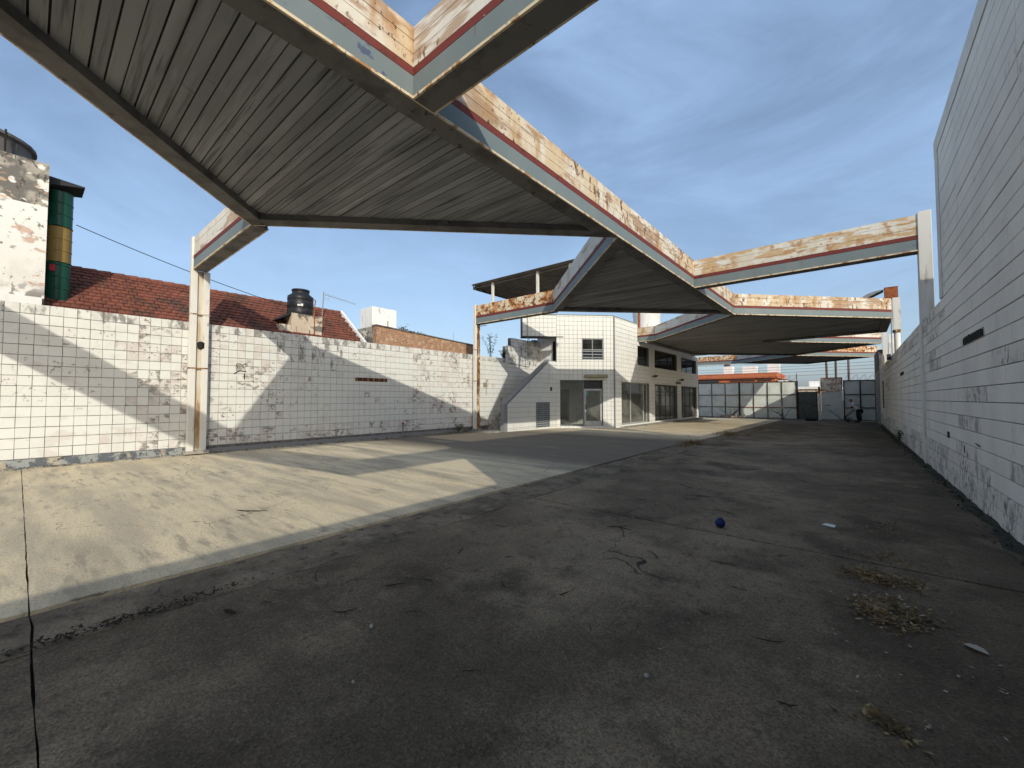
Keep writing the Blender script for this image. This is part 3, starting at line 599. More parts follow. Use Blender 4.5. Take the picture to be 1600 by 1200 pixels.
def tile_skin(O, U, length, z0, z1, openings, mat, parent, tw=TW, th=TH, t=.012, gap=.009, inside=None, slope=None):
    O = Vector(O); U = Vector(U).normalized(); OUT = Vector((U.y, -U.x, 0))
    us = [k * tw for k in range(int(length / tw) + 1)] + [length] + [k for o in openings for k in o[:2]]
    zs = [z0 + k * th for k in range(int((z1 - z0) / th) + 1)] + [z1] + [k for o in openings for k in o[2:]]
    def cl(a, lo, hi):
        a = sorted(k for k in a if lo <= k <= hi); out = [a[0]]
        for k in a[1:]:
            if k - out[-1] > .05: out.append(k)
            elif any(abs(k - e) < 1e-6 for o in openings for e in o) : out[-1] = k
        return out
    us, zs = cl(us, 0, length), cl(zs, z0, z1); m = MB(); h = gap / 2; bv = .005
    P = lambda u, z, k: O + U * u + Vector((0, 0, z)) + OUT * k
    for i in range(len(us) - 1):
        for j in range(len(zs) - 1):
            a, b, c, e = us[i] + h, us[i + 1] - h, zs[j] + h, zs[j + 1] - h
            mu, mz = (a + b) / 2, (c + e) / 2
            if any(o[0] < mu < o[1] and o[2] < mz < o[3] for o in openings): continue
            if inside and not inside(mu, mz): continue
            dt = t + random.uniform(-.002, .002)
            P = lambda u, z, k: O + U * u + Vector((0, 0, z)) + OUT * k
            m.add([P(a, c, 0), P(b, c, 0), P(b, e, 0), P(a, e, 0), P(a + bv, c + bv, dt), P(b - bv, c + bv, dt), P(b - bv, e - bv, dt), P(a + bv, e - bv, dt)],
                  [(4, 5, 6, 7), (0, 1, 5, 4), (1, 2, 6, 5), (2, 3, 7, 6), (3, 0, 4, 7)])
    if slope:
        def cp(poly):
            out = []
            for k in range(len(poly)):
                a, b = poly[k], poly[(k + 1) % len(poly)]; fa, fb = slope(a), slope(b)
                if fa <= 0: out.append(a)
                if fa * fb < 0: q = fa / (fa - fb); out.append((a[0] + (b[0] - a[0]) * q, a[1] + (b[1] - a[1]) * q))
            return out
        for i in range(len(us) - 1):
            for j in range(len(zs) - 1):
                a, b, c, e = us[i] + h, us[i + 1] - h, zs[j] + h, zs[j + 1] - h
                if inside((a + b) / 2, (c + e) / 2): continue
                q = cp([(a, c), (b, c), (b, e), (a, e)])
                if len(q) < 3: continue
                n = len(q); m.add([P(u, z, 0) for u, z in q] + [P(u, z, t) for u, z in q], [tuple(range(n, 2 * n))] + [(k, (k + 1) % n, n + (k + 1) % n, n + k) for k in range(n)])
    return m.build('tile', mat, parent, kind='stuff')

K0 = Vector((-9.85, 20.45, 0)); DC = Vector((-math.sqrt(.5), -math.sqrt(.5), 0)); LC = 3.15; K1 = K0 + DC * LC
KS = 1.085
DXF[0] = lambda q: Vector((q.x * KS, q.y * KS, q.z * KS - .136))
shop = thing('shop_building', (-13, 28, 0), 'white tiled two storey shop building with glazed ground floor', 'building')
# long facade (runs +y, outer side to +x)
FA = [(.85, 4.85, .16, 2.53), (5.8, 10.15, .12, 2.5), (11.05, 14.95, .1, 2.46)]
FB = [(3.12, 4.86, 3.58, 4.76), (5.76, 10.2, 3.6, 4.76), (11.1, 14.97, 3.56, 4.66)]
grid_wall('wall', (K0.x, K0.y, 0), (0, 1, 0), 3.1, -.05, 6.03, .28, [(.85, 3.1, .16, 2.53)], 'mortar', shop)
grid_wall('wall', (K0.x, K0.y + 3.1, 0), (0, 1, 0), 12.35, -.2, 5.0, .28, [(a - 3.1, b - 3.1, c, e) for a, b, c, e in ([(3.1, 4.85, .16, 2.53)] + FA[1:] + [(3.12, 4.86, 3.58, 4.76)] + FB[1:])], 'mortar', shop)
tile_skin((K0.x, K0.y, 0), (0, 1, 0), 3.1, 0, 6.03, [(.85, 3.1, .16, 2.53)], 'shop_tile', shop)
tile_skin((K0.x, K0.y + 3.1, 0), (0, 1, 0), 12.35, 0, 5.0, [(a - 3.1, b - 3.1, c, e) for a, b, c, e in ([(3.1, 4.85, .16, 2.53)] + FA[1:] + [(3.12, 4.86, 3.58, 4.76)] + FB[1:])], 'shop_tile', shop)
# chamfer wall: run from K1 to K0 so that the outside is on the right
UC = -DC
def cu(s): return LC - s                    # distance along chamfer from K0 -> along run
CO = [(cu(2.96), cu(.65), .15, 2.58), (cu(1.765), cu(.59), 3.68, 4.81)]
grid_wall('wall', (K1.x, K1.y, 0), UC, LC, -.05, 6.05, .28, CO, 'mortar', shop)
tile_skin((K1.x, K1.y, 0), UC, LC, 0, 6.05, CO, 'shop_tile', shop)
# overhanging upper slab continuing the chamfer plane over the stair
KE = K0 + DC * 4.97
OUTC = Vector((UC.y, -UC.x, 0))
MB().obox(KE + Vector((0, 0, 4.9)) - OUTC * .9, UC * (4.97 - LC), OUTC * .9, (0, 0, 1.13)).build('overhang', 'mortar', shop)
tile_skin((KE.x, KE.y, 0), UC, 4.97 - LC, 4.9, 6.03, [], 'shop_tile', shop)
MB().obox(KE + Vector((0, 0, 4.86)) + OUTC * .0 - UC * .03, UC * .03, OUTC * .03, (0, 0, 1.2)).build('corner_trim', 'frame_dark', shop)
MB().obox(KE + Vector((0, 0, 4.86)) - UC * .03, UC * (4.97 - LC + .4), OUTC * .025, (0, 0, .04)).build('drip_edge', 'frame_dark', shop)
MB().obox(K1 + UC * -1.55 + OUTC * .014 + Vector((0, 0, 3.4)), UC * .03, OUTC * .03, (0, 0, 2.6)).build('downpipe', 'pipe_grey', shop)
# other walls, floors, roofs
MB().box(-14.3, -14.05, 18.9, 35.9, 0, 4.98).build('wall', 'interior', shop)
MB().box(-14.05, K0.x - .29, 35.65, 35.9, -.2, 4.99).build('wall', 'white_plain', shop)
MB().box(-13.6, -12.1, 18.6, 18.85, 2.6, 5.98).build('wall', 'white_plain', shop)
MB().prism([(K0.x - .3, K0.y + .2), (K0.x - .3, 35.6), (-14.04, 35.6), (-14.04, 18.9), (-12.3, 18.6)], .06, .12).build('floor', 'interior', shop)
MB().prism([(K0.x - .3, K0.y + .2), (K0.x - .3, 35.6), (-14.04, 35.6), (-14.04, 18.9), (-12.3, 18.6)], 2.75, 3.0).build('ceiling', 'interior', shop)
MB().prism([(K0.x - .05, K0.y + 3.12), (K0.x - .05, 35.88), (-14.3, 35.88), (-14.3, K0.y + 3.12)], 5.0, 5.1).build('roof', 'plaster_smooth', shop)
MB().prism([(K0.x - .28, K0.y + .1), (K0.x - .28, K0.y + 3.1), (-14.3, K0.y + 3.1), (-14.3, 18.9), (-12.3, 18.7)], 5.7, 5.8).build('roof', 'plaster_smooth', shop)
MB().box(-14.3, K0.x - .3, K0.y + 2.9, K0.y + 3.1, 5.1, 6.0).build('parapet', 'white_plain', shop)
MB().obox(K0 + DC * 4.0 - OUTC * 2.2 + Vector((0, 0, .12)), UC * 4.6, OUTC * .12, (0, 0, 2.6)).build('partition', 'white_plain', shop)
MB().box(-12.6, -12.45, 21.5, 35.6, .12, 2.75).build('partition', 'white_plain', shop)
MB().obox(K0 + DC * 2.5 - OUTC * 2.07 + Vector((0, 0, .12)), UC * .5, OUTC * .02, (0, 0, 2.0)).build('inner_doorway', 'frame_dark', shop)
MB().obox(K0 + DC * 3.2 - OUTC * 1.4 + Vector((0, 0, .12)), UC * .35, OUTC * .4, (0, 0, .8)).build('inner_cabinet', 'frame_grey', shop)
MB().box(-12.44, -12.42, 27.5, 28.5, .12, 2.1).build('inner_doorway', 'frame_dark', shop)
MB().box(-11.6, -11.2, 33.0, 34.4, .12, 1.0).build('inner_cabinet', 'frame_grey', shop)
MB().box(-14.0, K0.x - .3, 25.55, 25.7, .12, 2.75).build('partition', 'interior', shop)
MB().box(-14.0, K0.x - .3, 23.0, 23.15, 3.0, 5.0).build('partition', 'interior', shop)
# copings
MB().box(K0.x - .3, K0.x + .03, K0.y, K0.y + 3.12, 6.03, 6.07).build('coping', 'frame_grey', shop)
MB().obox(KE + Vector((0, 0, 6.05)) - OUTC * .28, UC * 4.97, OUTC * .31, (0, 0, .04)).build('coping', 'frame_grey', shop)
MB().tube([(K0.x + .02, K0.y - .02, 0), (K0.x + .02, K0.y - .02, 6.05)], .045, 8).build('corner_downpipe', 'pipe_grey', shop)
for y in (25.28, 30.58): MB().box(K0.x + .012, K0.x + .03, y, y + .94, 2.5, 4.99).build('pillar_band', 'shop_tile', shop)
# glazing
def window(O, U, u0, u1, z0, z1, mull, frame, glass, rails=(), depth=.14, fw=.05, louvre=None):
    """frame, mullions and one pane per bay as parts of the shop"""
    O = Vector(O); U = Vector(U).normalized(); IN = Vector((-U.y, U.x, 0)); O = O + IN * depth
    wn = MB()
    def bar(a, b, c, e): wn.obox(O + U * a + Vector((0, 0, c)), U * (b - a), IN * .06, (0, 0, e - c))
    bar(u0, u1, z0, z0 + fw); bar(u0, u1, z1 - fw, z1)
    us = [u0] + list(mull) + [u1]
    bar(u0, u0 + fw, z0 + fw, z1 - fw); bar(u1 - fw, u1, z0 + fw, z1 - fw)
    for k in mull: bar(k - fw / 2, k + fw / 2, z0 + fw, z1 - fw)
    wo_ = wn.build('window_frame', frame, shop)
    for i in range(len(us) - 1):
        a, b = us[i] + fw / 2, us[i + 1] - fw / 2
        zz = [z0 + fw] + list(rails) + [z1 - fw]
        for j in range(len(zz) - 1):
            if louvre and louvre(i, j):
                nsl = max(3, int((zz[j + 1] - zz[j]) / .13))
                for k in range(nsl):
                    zc = zz[j] + (k + .5) * (zz[j + 1] - zz[j]) / nsl
                    MB().obox(O + U * a + Vector((0, 0, zc - .04)) - IN * .01, U * (b - a), IN * .06 + Vector((0, 0, .06)), Vector((0, 0, .012))).build('slat', frame if frame != 'frame_dark' else 'frame_grey', wo_)
            else:
                MB().obox(O + U * a + IN * .025 + Vector((0, 0, zz[j])), U * (b - a), IN * .008, (0, 0, zz[j + 1] - zz[j])).build('pane', glass, wo_)
        for r_ in rails:
            MB().obox(O + U * a + Vector((0, 0, r_ - fw / 2)), U * (b - a), IN * .06, (0, 0, fw)).build('rail', frame, wo_)
    return wo_
FO = (K0.x, K0.y, 0); FU = (0, 1, 0)
window(FO, FU, .85, 4.85, .16, 2.53, [2.4, 4.3], 'frame_alu', 'glass')
window(FO, FU, 5.8, 10.15, .12, 2.5, [7.0, 8.2, 9.1], 'frame_dark', 'glass', rails=[2.05])
window(FO, FU, 11.05, 14.95, .1, 2.46, [12.5, 13.7], 'frame_dark', 'glass', rails=[1.1, 2.0])
window(FO, FU, 3.12, 4.86, 3.58, 4.76, [], 'frame_dark', 'glass_dark', rails=[4.15], louvre=lambda i, j: j == 0)
window(FO, FU, 5.76, 10.2, 3.6, 4.76, [7.2, 8.7], 'frame_dark', 'glass_dark')
window(FO, FU, 11.1, 14.97, 3.56, 4.66, [12.9], 'frame_dark', 'glass_dark')
CKO = (K1.x, K1.y, 0)
window(CKO, UC, cu(1.765), cu(.59), 3.68, 4.81, [cu(1.18)], 'frame_grey', 'glass_dark', rails=[4.22], louvre=lambda i, j: j == 0, depth=.05)
window(CKO, UC, cu(2.96), cu(1.64), .15, 2.58, [], 'frame_grey', 'glass')
INC = -OUTC
MB().obox(K0 + DC * 1.64 + INC * .14 + Vector((0, 0, 2.12)), UC * .99, INC * .06, (0, 0, .46)).build('transom', 'frame_dark', shop)
dr = MB()
for a, b, c, e in ((.66, .74, .15, 2.12), (1.54, 1.62, .15, 2.12), (.74, 1.54, .15, .4), (.74, 1.54, 2.03, 2.12)):
    dr.obox(K0 + DC * b + INC * .12 + Vector((0, 0, c)), UC * (b - a), INC * .05, (0, 0, e - c))
door = dr.build('door', 'frame_alu', shop)
MB().obox(K0 + DC * 1.54 + INC * .14 + Vector((0, 0, .4)), UC * .8, INC * .01, (0, 0, 1.63)).build('pane', 'glass', door)
MB().obox(K0 + DC * 1.5 + INC * .135 + Vector((0, 0, 1.8)), UC * .07, INC * .004, (0, 0, .17)).build('sticker', 'cyan', door)
MB().obox(K0 + DC * 1.56 + INC * .09 + Vector((0, 0, 1.0)), UC * .04, INC * .03, (0, 0, .3)).build('handle', 'frame_dark', door)
lm = MB().obox(K0 + DC * 1.67 + OUTC * .014 + Vector((0, 0, 2.7)), UC * 1.29, OUTC * .16, (0, 0, .19)).build('tube_lamp', 'lamp_cover', shop); add_bevel(lm, .06, 3)
for y, z in ((25.75, 3.0), (31.0, 2.95)):
    fl = MB().tube([(K0.x + .03, y, z), (K0.x + .28, y - .1, z + .03)], .03, 6).build('floodlight_arm', 'frame_dark', shop)
    MB().obox((K0.x + .22, y - .28, z - .06), (.14, 0, 0), (0, .3, 0), (.03, 0, .14)).build('floodlight', 'frame_dark', fl)
MB().box(K0.x + .03, K0.x + .07, 30.3, 31.3, 2.66, 2.8).build('name_plate', 'frame_dark', shop)
MB().box(K0.x, K0.x + .5, K0.y + .6, 36.0, 0, .06).build('step', 'kerb', shop)
# stair wall and stairs
SWX = -12.08
def stair_top(y): return 1.3 + (y - 14.14) * (3.57 - 1.3) / (17.44 - 14.14)
m = MB(); pl = [(14.0, -.05), (K1.y, -.05), (K1.y, 3.6), (17.45, 3.57), (14.14, 1.3), (14.0, 1.28)]; n = len(pl)
m.add([(SWX, a, b) for a, b in pl] + [(SWX - .2, a, b) for a, b in pl], [tuple(range(n)), tuple(range(2 * n - 1, n - 1, -1))] + [(i, n + i, n + (i + 1) % n, (i + 1) % n) for i in range(n)])
m.build('stair_wall', 'mortar', shop)
tile_skin((SWX, 14.2, 0), (0, 1, 0), K1.y - 14.2, 0, 3.55, [(16.38 - 14.2, 17.54 - 14.2, .17, 1.41)], 'shop_tile', shop, inside=lambda u, z: z + .13 < stair_top(min(u + 14.2 - .12, 17.5)), slope=lambda q: q[1] - stair_top(min(q[0] + 14.2, 17.5)) + .02)
m = MB(); m.add([(SWX + .035, 14.0, 1.22), (SWX + .035, 17.5, 3.5), (SWX + .035, 17.5, 3.63), (SWX + .035, 14.0, 1.35), (SWX - .24, 14.0, 1.22), (SWX - .24, 17.5, 3.5), (SWX - .24, 17.5, 3.63), (SWX - .24, 14.0, 1.35)],
      [(0, 1, 2, 3), (7, 6, 5, 4), (3, 2, 6, 7), (0, 4, 5, 1), (0, 3, 7, 4), (1, 5, 6, 2)]); m.build('stair_coping', 'pipe_grey', shop)
MB().box(SWX - .22, SWX + .03, 13.98, 14.18, 0, 1.32).build('stair_newel', 'pipe_grey', shop)
MB().box(SWX - .1, SWX + .018, 17.62, 17.78, 2.0, 2.2).build('wall_slot', 'dark_gap', shop)
lv = MB().box(SWX - .02, SWX + .012, 16.38, 17.54, .17, 1.41).build('vent_door', 'frame_dark', shop)
for yy in (16.38, 16.93, 17.5): MB().box(SWX + .012, SWX + .035, yy, yy + .05, .17, 1.41).build('stile', 'frame_grey', lv)
for c in range(2):
    for k in range(11):
        z = .22 + k * .108
        MB().add([(SWX + .012, 16.44 + c * .55, z + .07), (SWX + .012, 16.92 + c * .55, z + .07), (SWX + .034, 16.92 + c * .55, z), (SWX + .034, 16.44 + c * .55, z), (SWX + .012, 16.44 + c * .55, z + .05), (SWX + .012, 16.92 + c * .55, z + .05)],
                 [(3, 2, 1, 0), (4, 5, 2, 3)]).build('slat', 'frame_grey', lv)
for k in range(14):
    MB().box(-13.42, SWX - .21, 14.35 + k * .27, 14.62 + k * .27 + .03, 0, .2 + (k + 1) * .172).build('stair_step', 'kerb', shop)
MB().box(-13.42, SWX - .21, 18.13, 18.6, 2.3, 2.6).build('landing', 'kerb', shop)
MB().box(-13.42, SWX - .02, 13.05, 14.34, 0, .15).build('stair_platform', 'kerb', shop)
MB().box(-12.55, -12.2, 18.57, 18.6, 2.62, 4.7).build('upper_door', 'dark_gap', shop)

DXF[0] = None
# terrace shelter of corrugated sheet on top of the second frame
sh = thing('terrace_shelter', (-12, 15.5, 6.2), 'corrugated sheet shelter on white posts above the rusted beam', 'shelter')
m = MB(); x0, x1 = -14.5, -8.6; nseg = 100
rows = []
for i in range(nseg + 1):
    t_ = i / nseg; y = 14.25 + 2.75 * t_; z = 7.24 - .16 * t_ + .03 * math.sin(i * 2 * math.pi / 7.0)
    rows += [(x0, y, z), (x1, y, z), (x0, y, z + .006), (x1, y, z + .006)]
fs = []
for i in range(nseg):
    k = 4 * i; fs += [(k, k + 1, k + 5, k + 4), (k + 6, k + 7, k + 3, k + 2), (k, k + 4, k + 6, k + 2), (k + 1, k + 3, k + 7, k + 5)]
m.add(rows, fs); m.build('roof_sheet', 'corrugated', sh)
for x in (-13.25, -10.58, -8.9): MB().box(x - .05, x + .05, 14.45, 14.55, 6.2, 7.2).build('post', 'steel_white', sh)
for k in range(1, 14): MB().box(-14.35, -8.62, 14.36 + k * .195, 14.43 + k * .195, 7.13 - .0114 * k, 7.2 - .0114 * k).build('rib', 'corrugated', sh)
MB().box(-14.4, -14.36, 14.3, 16.95, 7.0, 7.16).build('verge_strip', 'frame_dark', sh)
for k in range(4): MB().box(-14.36, -14.35, 14.7 + k * .55, 14.9 + k * .55, 7.06, 7.1).build('hole', 'wire_light', sh)

wt = thing('water_tank', (-12.0, 30.5, 5.3), 'round white rendered water tank on the shop roof', 'tank')
MB().lathe(-12.0, 30.5, [(.98, 5.3), (1.0, 5.4), (.98, 6.6), (1.0, 6.65), (.98, 7.8), (1.02, 7.85), (1.02, 8.3), (.6, 8.5)], 22).build('drum', 'white_plain', wt, smooth=True)
pp = thing('rusty_vent_pipe', (-10.9, 26.4, 5.3), 'rusty brown vent pipe rising behind the shop parapet', 'pipe')
MB().tube([(-10.9, 26.4, 5.3), (-10.9, 26.4, 7.5)], .09, 8).build('pipe', 'rust_red', pp); MB().lathe(-10.9, 26.4, [(.11, 5.3), (.12, 5.35), (.12, 5.45), (.1, 5.5)], 8).build('flange', 'rust_red', pp)

# ------------------------------------------------------------------ things behind the left wall
tw_ = thing('water_tower', (-16.2, -1.8, 0), 'peeling white rendered tower behind the left wall', 'tower')
MB().box(-17.4, -15.0, -4, .345, 0, 6.25).build('shaft', 'plaster_old', tw_)
MB().box(-17.4, -14.998, -4.002, .347, 6.25, 7.32).build('upper_band', 'plaster_mould', tw_)
MB().box(-17.5, -14.93, -4.1, .31, 3.75, 4.02).build('ledge', 'white_plain', tw_)
tk = thing('concrete_tank', (-16.3, -1.0, 7.33), 'grey round tank on top of the peeling white tower', 'tank')
MB().lathe(-16.3, -1.0, [(1.05, 7.33), (1.08, 7.4), (1.08, 7.85), (1.16, 7.88), (1.16, 7.95), (.2, 8.15)], 28).build('drum', 'tank_grey', tk)
MB().tube([(-15.35, -.35, 7.33), (-15.35, -.35, 8.0)], .02, 5).build('pipe', 'dark_gap', tk)
ds = thing('painted_drum_column', (-15.65, .58, 0), 'green and ochre banded drum column beside the peeling tower', 'column')
for z0, z1, mt in ((3.2, 5.07, 'green_paint'), (5.08, 5.99, 'ochre_paint'), (6.0, 6.93, 'green_paint')):
    pr_ = []; z = z0
    while z < z1 - .05:
        e = min(z + .3, z1); pr_ += [(.235, z), (.222, z + .02), (.222, e - .02), (.235, e)]; z = e
    MB().lathe(-15.65, .58, pr_, 24).build('drum', mt, ds)
MB().obox((-15.43, .42, 4.82), (.02, .1, 0), (-.012, 0, 0), (0, 0, .16)).build('label_patch', 'red_paint', ds)
m = MB(); m.add([(-15.3, .3, 6.95), (-15.3, .98, 7.08), (-16.1, .98, 7.08), (-16.1, .3, 6.95), (-15.3, .3, 7.16), (-15.3, .98, 7.11), (-16.1, .98, 7.11), (-16.1, .3, 7.16)], [(3, 2, 1, 0), (4, 5, 6, 7), (0, 1, 5, 4), (1, 2, 6, 5), (2, 3, 7, 6), (3, 0, 4, 7)]); m.build('hood', 'black_sheet', ds)

hs_ = thing('tiled_house', (-17.1, 4.5, 0), 'low house with red clay tile roof behind the left wall', 'house')
MB().box(-18.9, -15.35, .5, 8.7, 0, 3.7).build('wall', 'plaster_old', hs_)
E0, RG = Vector((-15.1, 0, 3.78)), Vector((-17.1, 0, 5.32)); E1 = Vector((-19.1, 0, 3.78))
m = MB(); m.add([(E0.x, .2, E0.z - .05), (RG.x, .2, RG.z - .05), (E1.x, .2, E1.z - .05), (E0.x, 8.85, E0.z - .05), (RG.x, 8.85, RG.z - .05), (E1.x, 8.85, E1.z - .05), (RG.x, .2, 3.6), (RG.x, 8.85, 3.6)],
      [(0, 3, 4, 1), (1, 4, 5, 2), (0, 1, 6), (1, 2, 6), (3, 7, 4), (4, 7, 5)])
roof = m.build('roof', 'mortar', hs_)
m = MB(); sl_ = (RG - E0); Ls = sl_.length; d = sl_.normalized(); nn = Vector((-d.z, 0, d.x)); nn = nn if nn.z > 0 else -nn
nr = 13; nc = 50; tw2 = 8.65 / nc; thh = Ls / nr
for r in range(nr):
    for c in range(nc):
        y0 = .2 + c * tw2 + (tw2 / 2 if r % 2 else 0)
        if y0 + tw2 > 8.9: continue
        b0 = E0 + d * (r * thh - .02) + nn * (.042 + random.uniform(-.008, .008)); b1 = E0 + d * (r * thh + thh + .02) + nn * .004
        pr_ = [(0, 0), (.15, .012), (.5, .014), (.85, .012), (1, 0)]
        jy = random.uniform(-.006, .006)
        V = [b0 + Vector((0, y0 + jy + u * (tw2 - .008), 0)) + nn * h for u, h in pr_] + [b1 + Vector((0, y0 + jy + u * (tw2 - .008), 0)) + nn * h for u, h in pr_] + [b0 + Vector((0, y0 + jy, 0)) - nn * .035, b0 + Vector((0, y0 + jy + tw2 - .008, 0)) - nn * .035]
        m.add(V, [(i, i + 1, 6 + i, 5 + i) for i in range(4)] + [(10, 11, 4, 3, 2, 1, 0)])
m.build('tile', 'roof_tile', roof, kind='stuff')
m = MB(); k = 0
while k * .3 < 8.6:
    m.tube([(RG.x, .2 + k * .3, RG.z + .0), (RG.x, .49 + k * .3, RG.z + .012)], [.075, .085], 8); k += 1
m.build('ridge_tile', 'roof_tile', roof, kind='stuff')
MB().obox((E0.x + .05, 8.86, E0.z - .12), (RG.x - E0.x - .05, 0, RG.z - E0.z + .05), (0, .1, 0), (0, 0, .2)).build('barge_board', 'white_plain', hs_)

ts = thing('tank_pier', (-15.9, 6.6, 0), 'stained tan plaster pier under the black water tank', 'pier')
MB().box(-16.45, -15.3, 6.15, 7.25, 0, 4.66).build('pier', 'plaster_tan', ts)
MB().box(-16.3, -15.32, 5.75, 6.14, 3.0, 4.22).build('side_box', 'plaster_tan', ts)
m = MB(); m.add([(-15.3, 5.72, 4.36), (-15.3, 6.14, 4.62), (-16.2, 6.14, 4.62), (-16.2, 5.72, 4.36), (-15.3, 5.72, 4.4), (-15.3, 6.14, 4.66), (-16.2, 6.14, 4.66), (-16.2, 5.72, 4.4)], [(3, 2, 1, 0), (4, 5, 6, 7), (0, 1, 5, 4), (1, 2, 6, 5), (2, 3, 7, 6), (3, 0, 4, 7)]); m.build('cover_sheet', 'black_sheet', ts)
MB().tube([(-15.28, 6.95, 3.9), (-15.28, 6.95, 4.9)], .02, 5).build('pipe', 'rust_red', ts)
bt = thing('water_tank', (-15.95, 6.72, 4.67), 'black ribbed plastic water tank above the tiled roof', 'tank')
MB().lathe(-15.95, 6.72, [(.43, 4.67), (.45, 4.7), (.45, 4.9), (.438, 4.92), (.438, 4.96), (.45, 4.98), (.45, 5.2), (.438, 5.22), (.438, 5.26), (.45, 5.28), (.44, 5.42), (.30, 5.52), (.29, 5.62), (.31, 5.63), (.31, 5.68), (.05, 5.7)], 26).build('drum', 'tank_black', bt, smooth=True)
for k, (a, sz) in enumerate(((-.62, .05), (-.5, .05), (-.37, .07))):
    q = Vector((math.cos(a), math.sin(a), 0)); MB().obox(Vector((-15.95, 6.72, 5.0)) + q * .446, Vector((-q.y, q.x, 0)) * sz, q * .01, (0, 0, sz * 1.3)).build('white_mark', 'white_plain', bt)
MB().tube([(-15.6, 7.05, 4.7), (-15.55, 7.1, 5.3), (-15.75, 6.95, 5.5)], .02, 5).build('pipe', 'rust_red', bt)
an = thing('tv_antenna', (-16.5, 7.82, 4.4), 'thin television antenna on a leaning mast above the tiled roof', 'antenna')
MB().tube([(-16.5, 7.78, 4.4), (-16.5, 7.86, 5.95)], .02, 5).build('mast', 'pipe_grey', an)
MB().tube([(-16.5, 7.86, 5.86), (-16.5, 9.25, 5.68)], .012, 5).build('boom', 'wire_light', an)
for k in range(9): MB().tube([(-16.68 + .008 * k, 8.0 + k * .15, 5.845 - k * .0195), (-16.32 - .008 * k, 8.0 + k * .15, 5.845 - k * .0195)], .006, 4).build('element', 'wire_light', an)
MB().tube([(-16.5, 8.0 + .1 * math.cos(a * .5), 5.75 + .1 * math.sin(a * .5)) for a in range(13)], .008, 4).build('folded_dipole', 'wire_light', an)

br = thing('brick_annex', (-18, 13, 0), 'bare brick parapet building behind the left wall', 'building')
m = MB(); pl = [(9.96, 0), (16.2, 0), (16.2, 4.5), (13.3, 4.62), (9.96, 4.8)]; n = len(pl)
m.add([(-16, a, b) for a, b in pl] + [(-16.25, a, b) for a, b in pl], [tuple(range(n)), tuple(range(2 * n - 1, n - 1, -1))] + [(i, n + i, n + (i + 1) % n, (i + 1) % n) for i in range(n)]); m.build('brick_face', 'brick', br)
MB().box(-18.7, -16.251, 9.96, 10.2, 0, 4.8).build('side_wall', 'plaster_mould', br)
MB().box(-20, -16.25, 10.2, 16.2, 4.2, 4.4).build('roof', 'plaster_smooth', br)
m = MB(); m.add([(-15.96, 9.93, 4.8), (-15.96, 16.2, 4.5), (-16.3, 16.2, 4.5), (-16.3, 9.93, 4.8), (-15.96, 9.93, 4.85), (-15.96, 16.2, 4.55), (-16.3, 16.2, 4.55), (-16.3, 9.93, 4.85)], [(3, 2, 1, 0), (4, 5, 6, 7), (0, 1, 5, 4), (1, 2, 6, 5), (2, 3, 7, 6), (3, 0, 4, 7)]); m.build('coping', 'tank_grey', br)
MB().tube([(-16.5, 14.9, 4.4), (-16.5, 14.9, 5.15)], .012, 5).build('vent_stub', 'pipe_grey', br)
wb = thing('water_box', (-18, 11.3, 4.4), 'white rendered cistern box on the brick building roof', 'cistern')
o_ = MB().box(-18.6, -17.5, 10.67, 12.03, 4.4, 6.0).build('box', 'white_plain', wb); add_bevel(o_, .03, 2)
MB().lathe(-17.9, 11.8, [(.16, 6.0), (.16, 6.04), (.05, 6.06)], 12).build('hatch', 'pipe_grey', wb)
MB().tube([(-17.47, 11.5, 4.5), (-17.47, 11.5, 5.4)], .025, 5).build('pipe', 'pipe_grey', wb)

# overhead cable on the left
m = MB(); A_, B_ = Vector((-15.4, .85, 6.1)), Vector((-16.4, 7.0, 5.0)); P_ = [A_.lerp(B_, i / 14) - Vector((0, 0, .12 * 4 * (i / 14) * (1 - i / 14))) for i in range(15)]
m.tube(P_, .011, 4).build('cable', 'wire', label='thin black cable slung above the red tiled roof', cat='cable')

# ------------------------------------------------------------------ vegetation helpers
def leafy(name, base, h, n, spread, lsz, mat, label, cat, group=None, stems=5, lean=(0, 0)):
    t = thing(name, base, label, cat, group)
    st = MB(); lf = MB()
    for i in range(stems):
        a = random.uniform(0, 6.28); r = random.uniform(.3, 1) * spread; hh = h * random.uniform(.65, 1)
        pts = [Vector(base) + Vector((r * math.cos(a) * u ** 1.4 + lean[0] * u, r * math.sin(a) * u ** 1.4 + lean[1] * u, hh * u)) for u in (0, .25, .5, .75, 1)]
        st.tube(pts, [.014, .012, .01, .007, .003], 5)
        for k in range(n):
            u = random.uniform(.3, 1); j = min(3, int(u * 4)); q = pts[j].lerp(pts[j + 1], u * 4 - j)
            b = random.uniform(0, 6.28); lf.leaf(q, (math.cos(b), math.sin(b), random.uniform(-.3, .6)), (0, 0, 1), lsz * random.uniform(.6, 1.2), lsz * random.uniform(.18, .3))
    st.build('stem', 'bark', t); lf.build('foliage', mat, t); return t
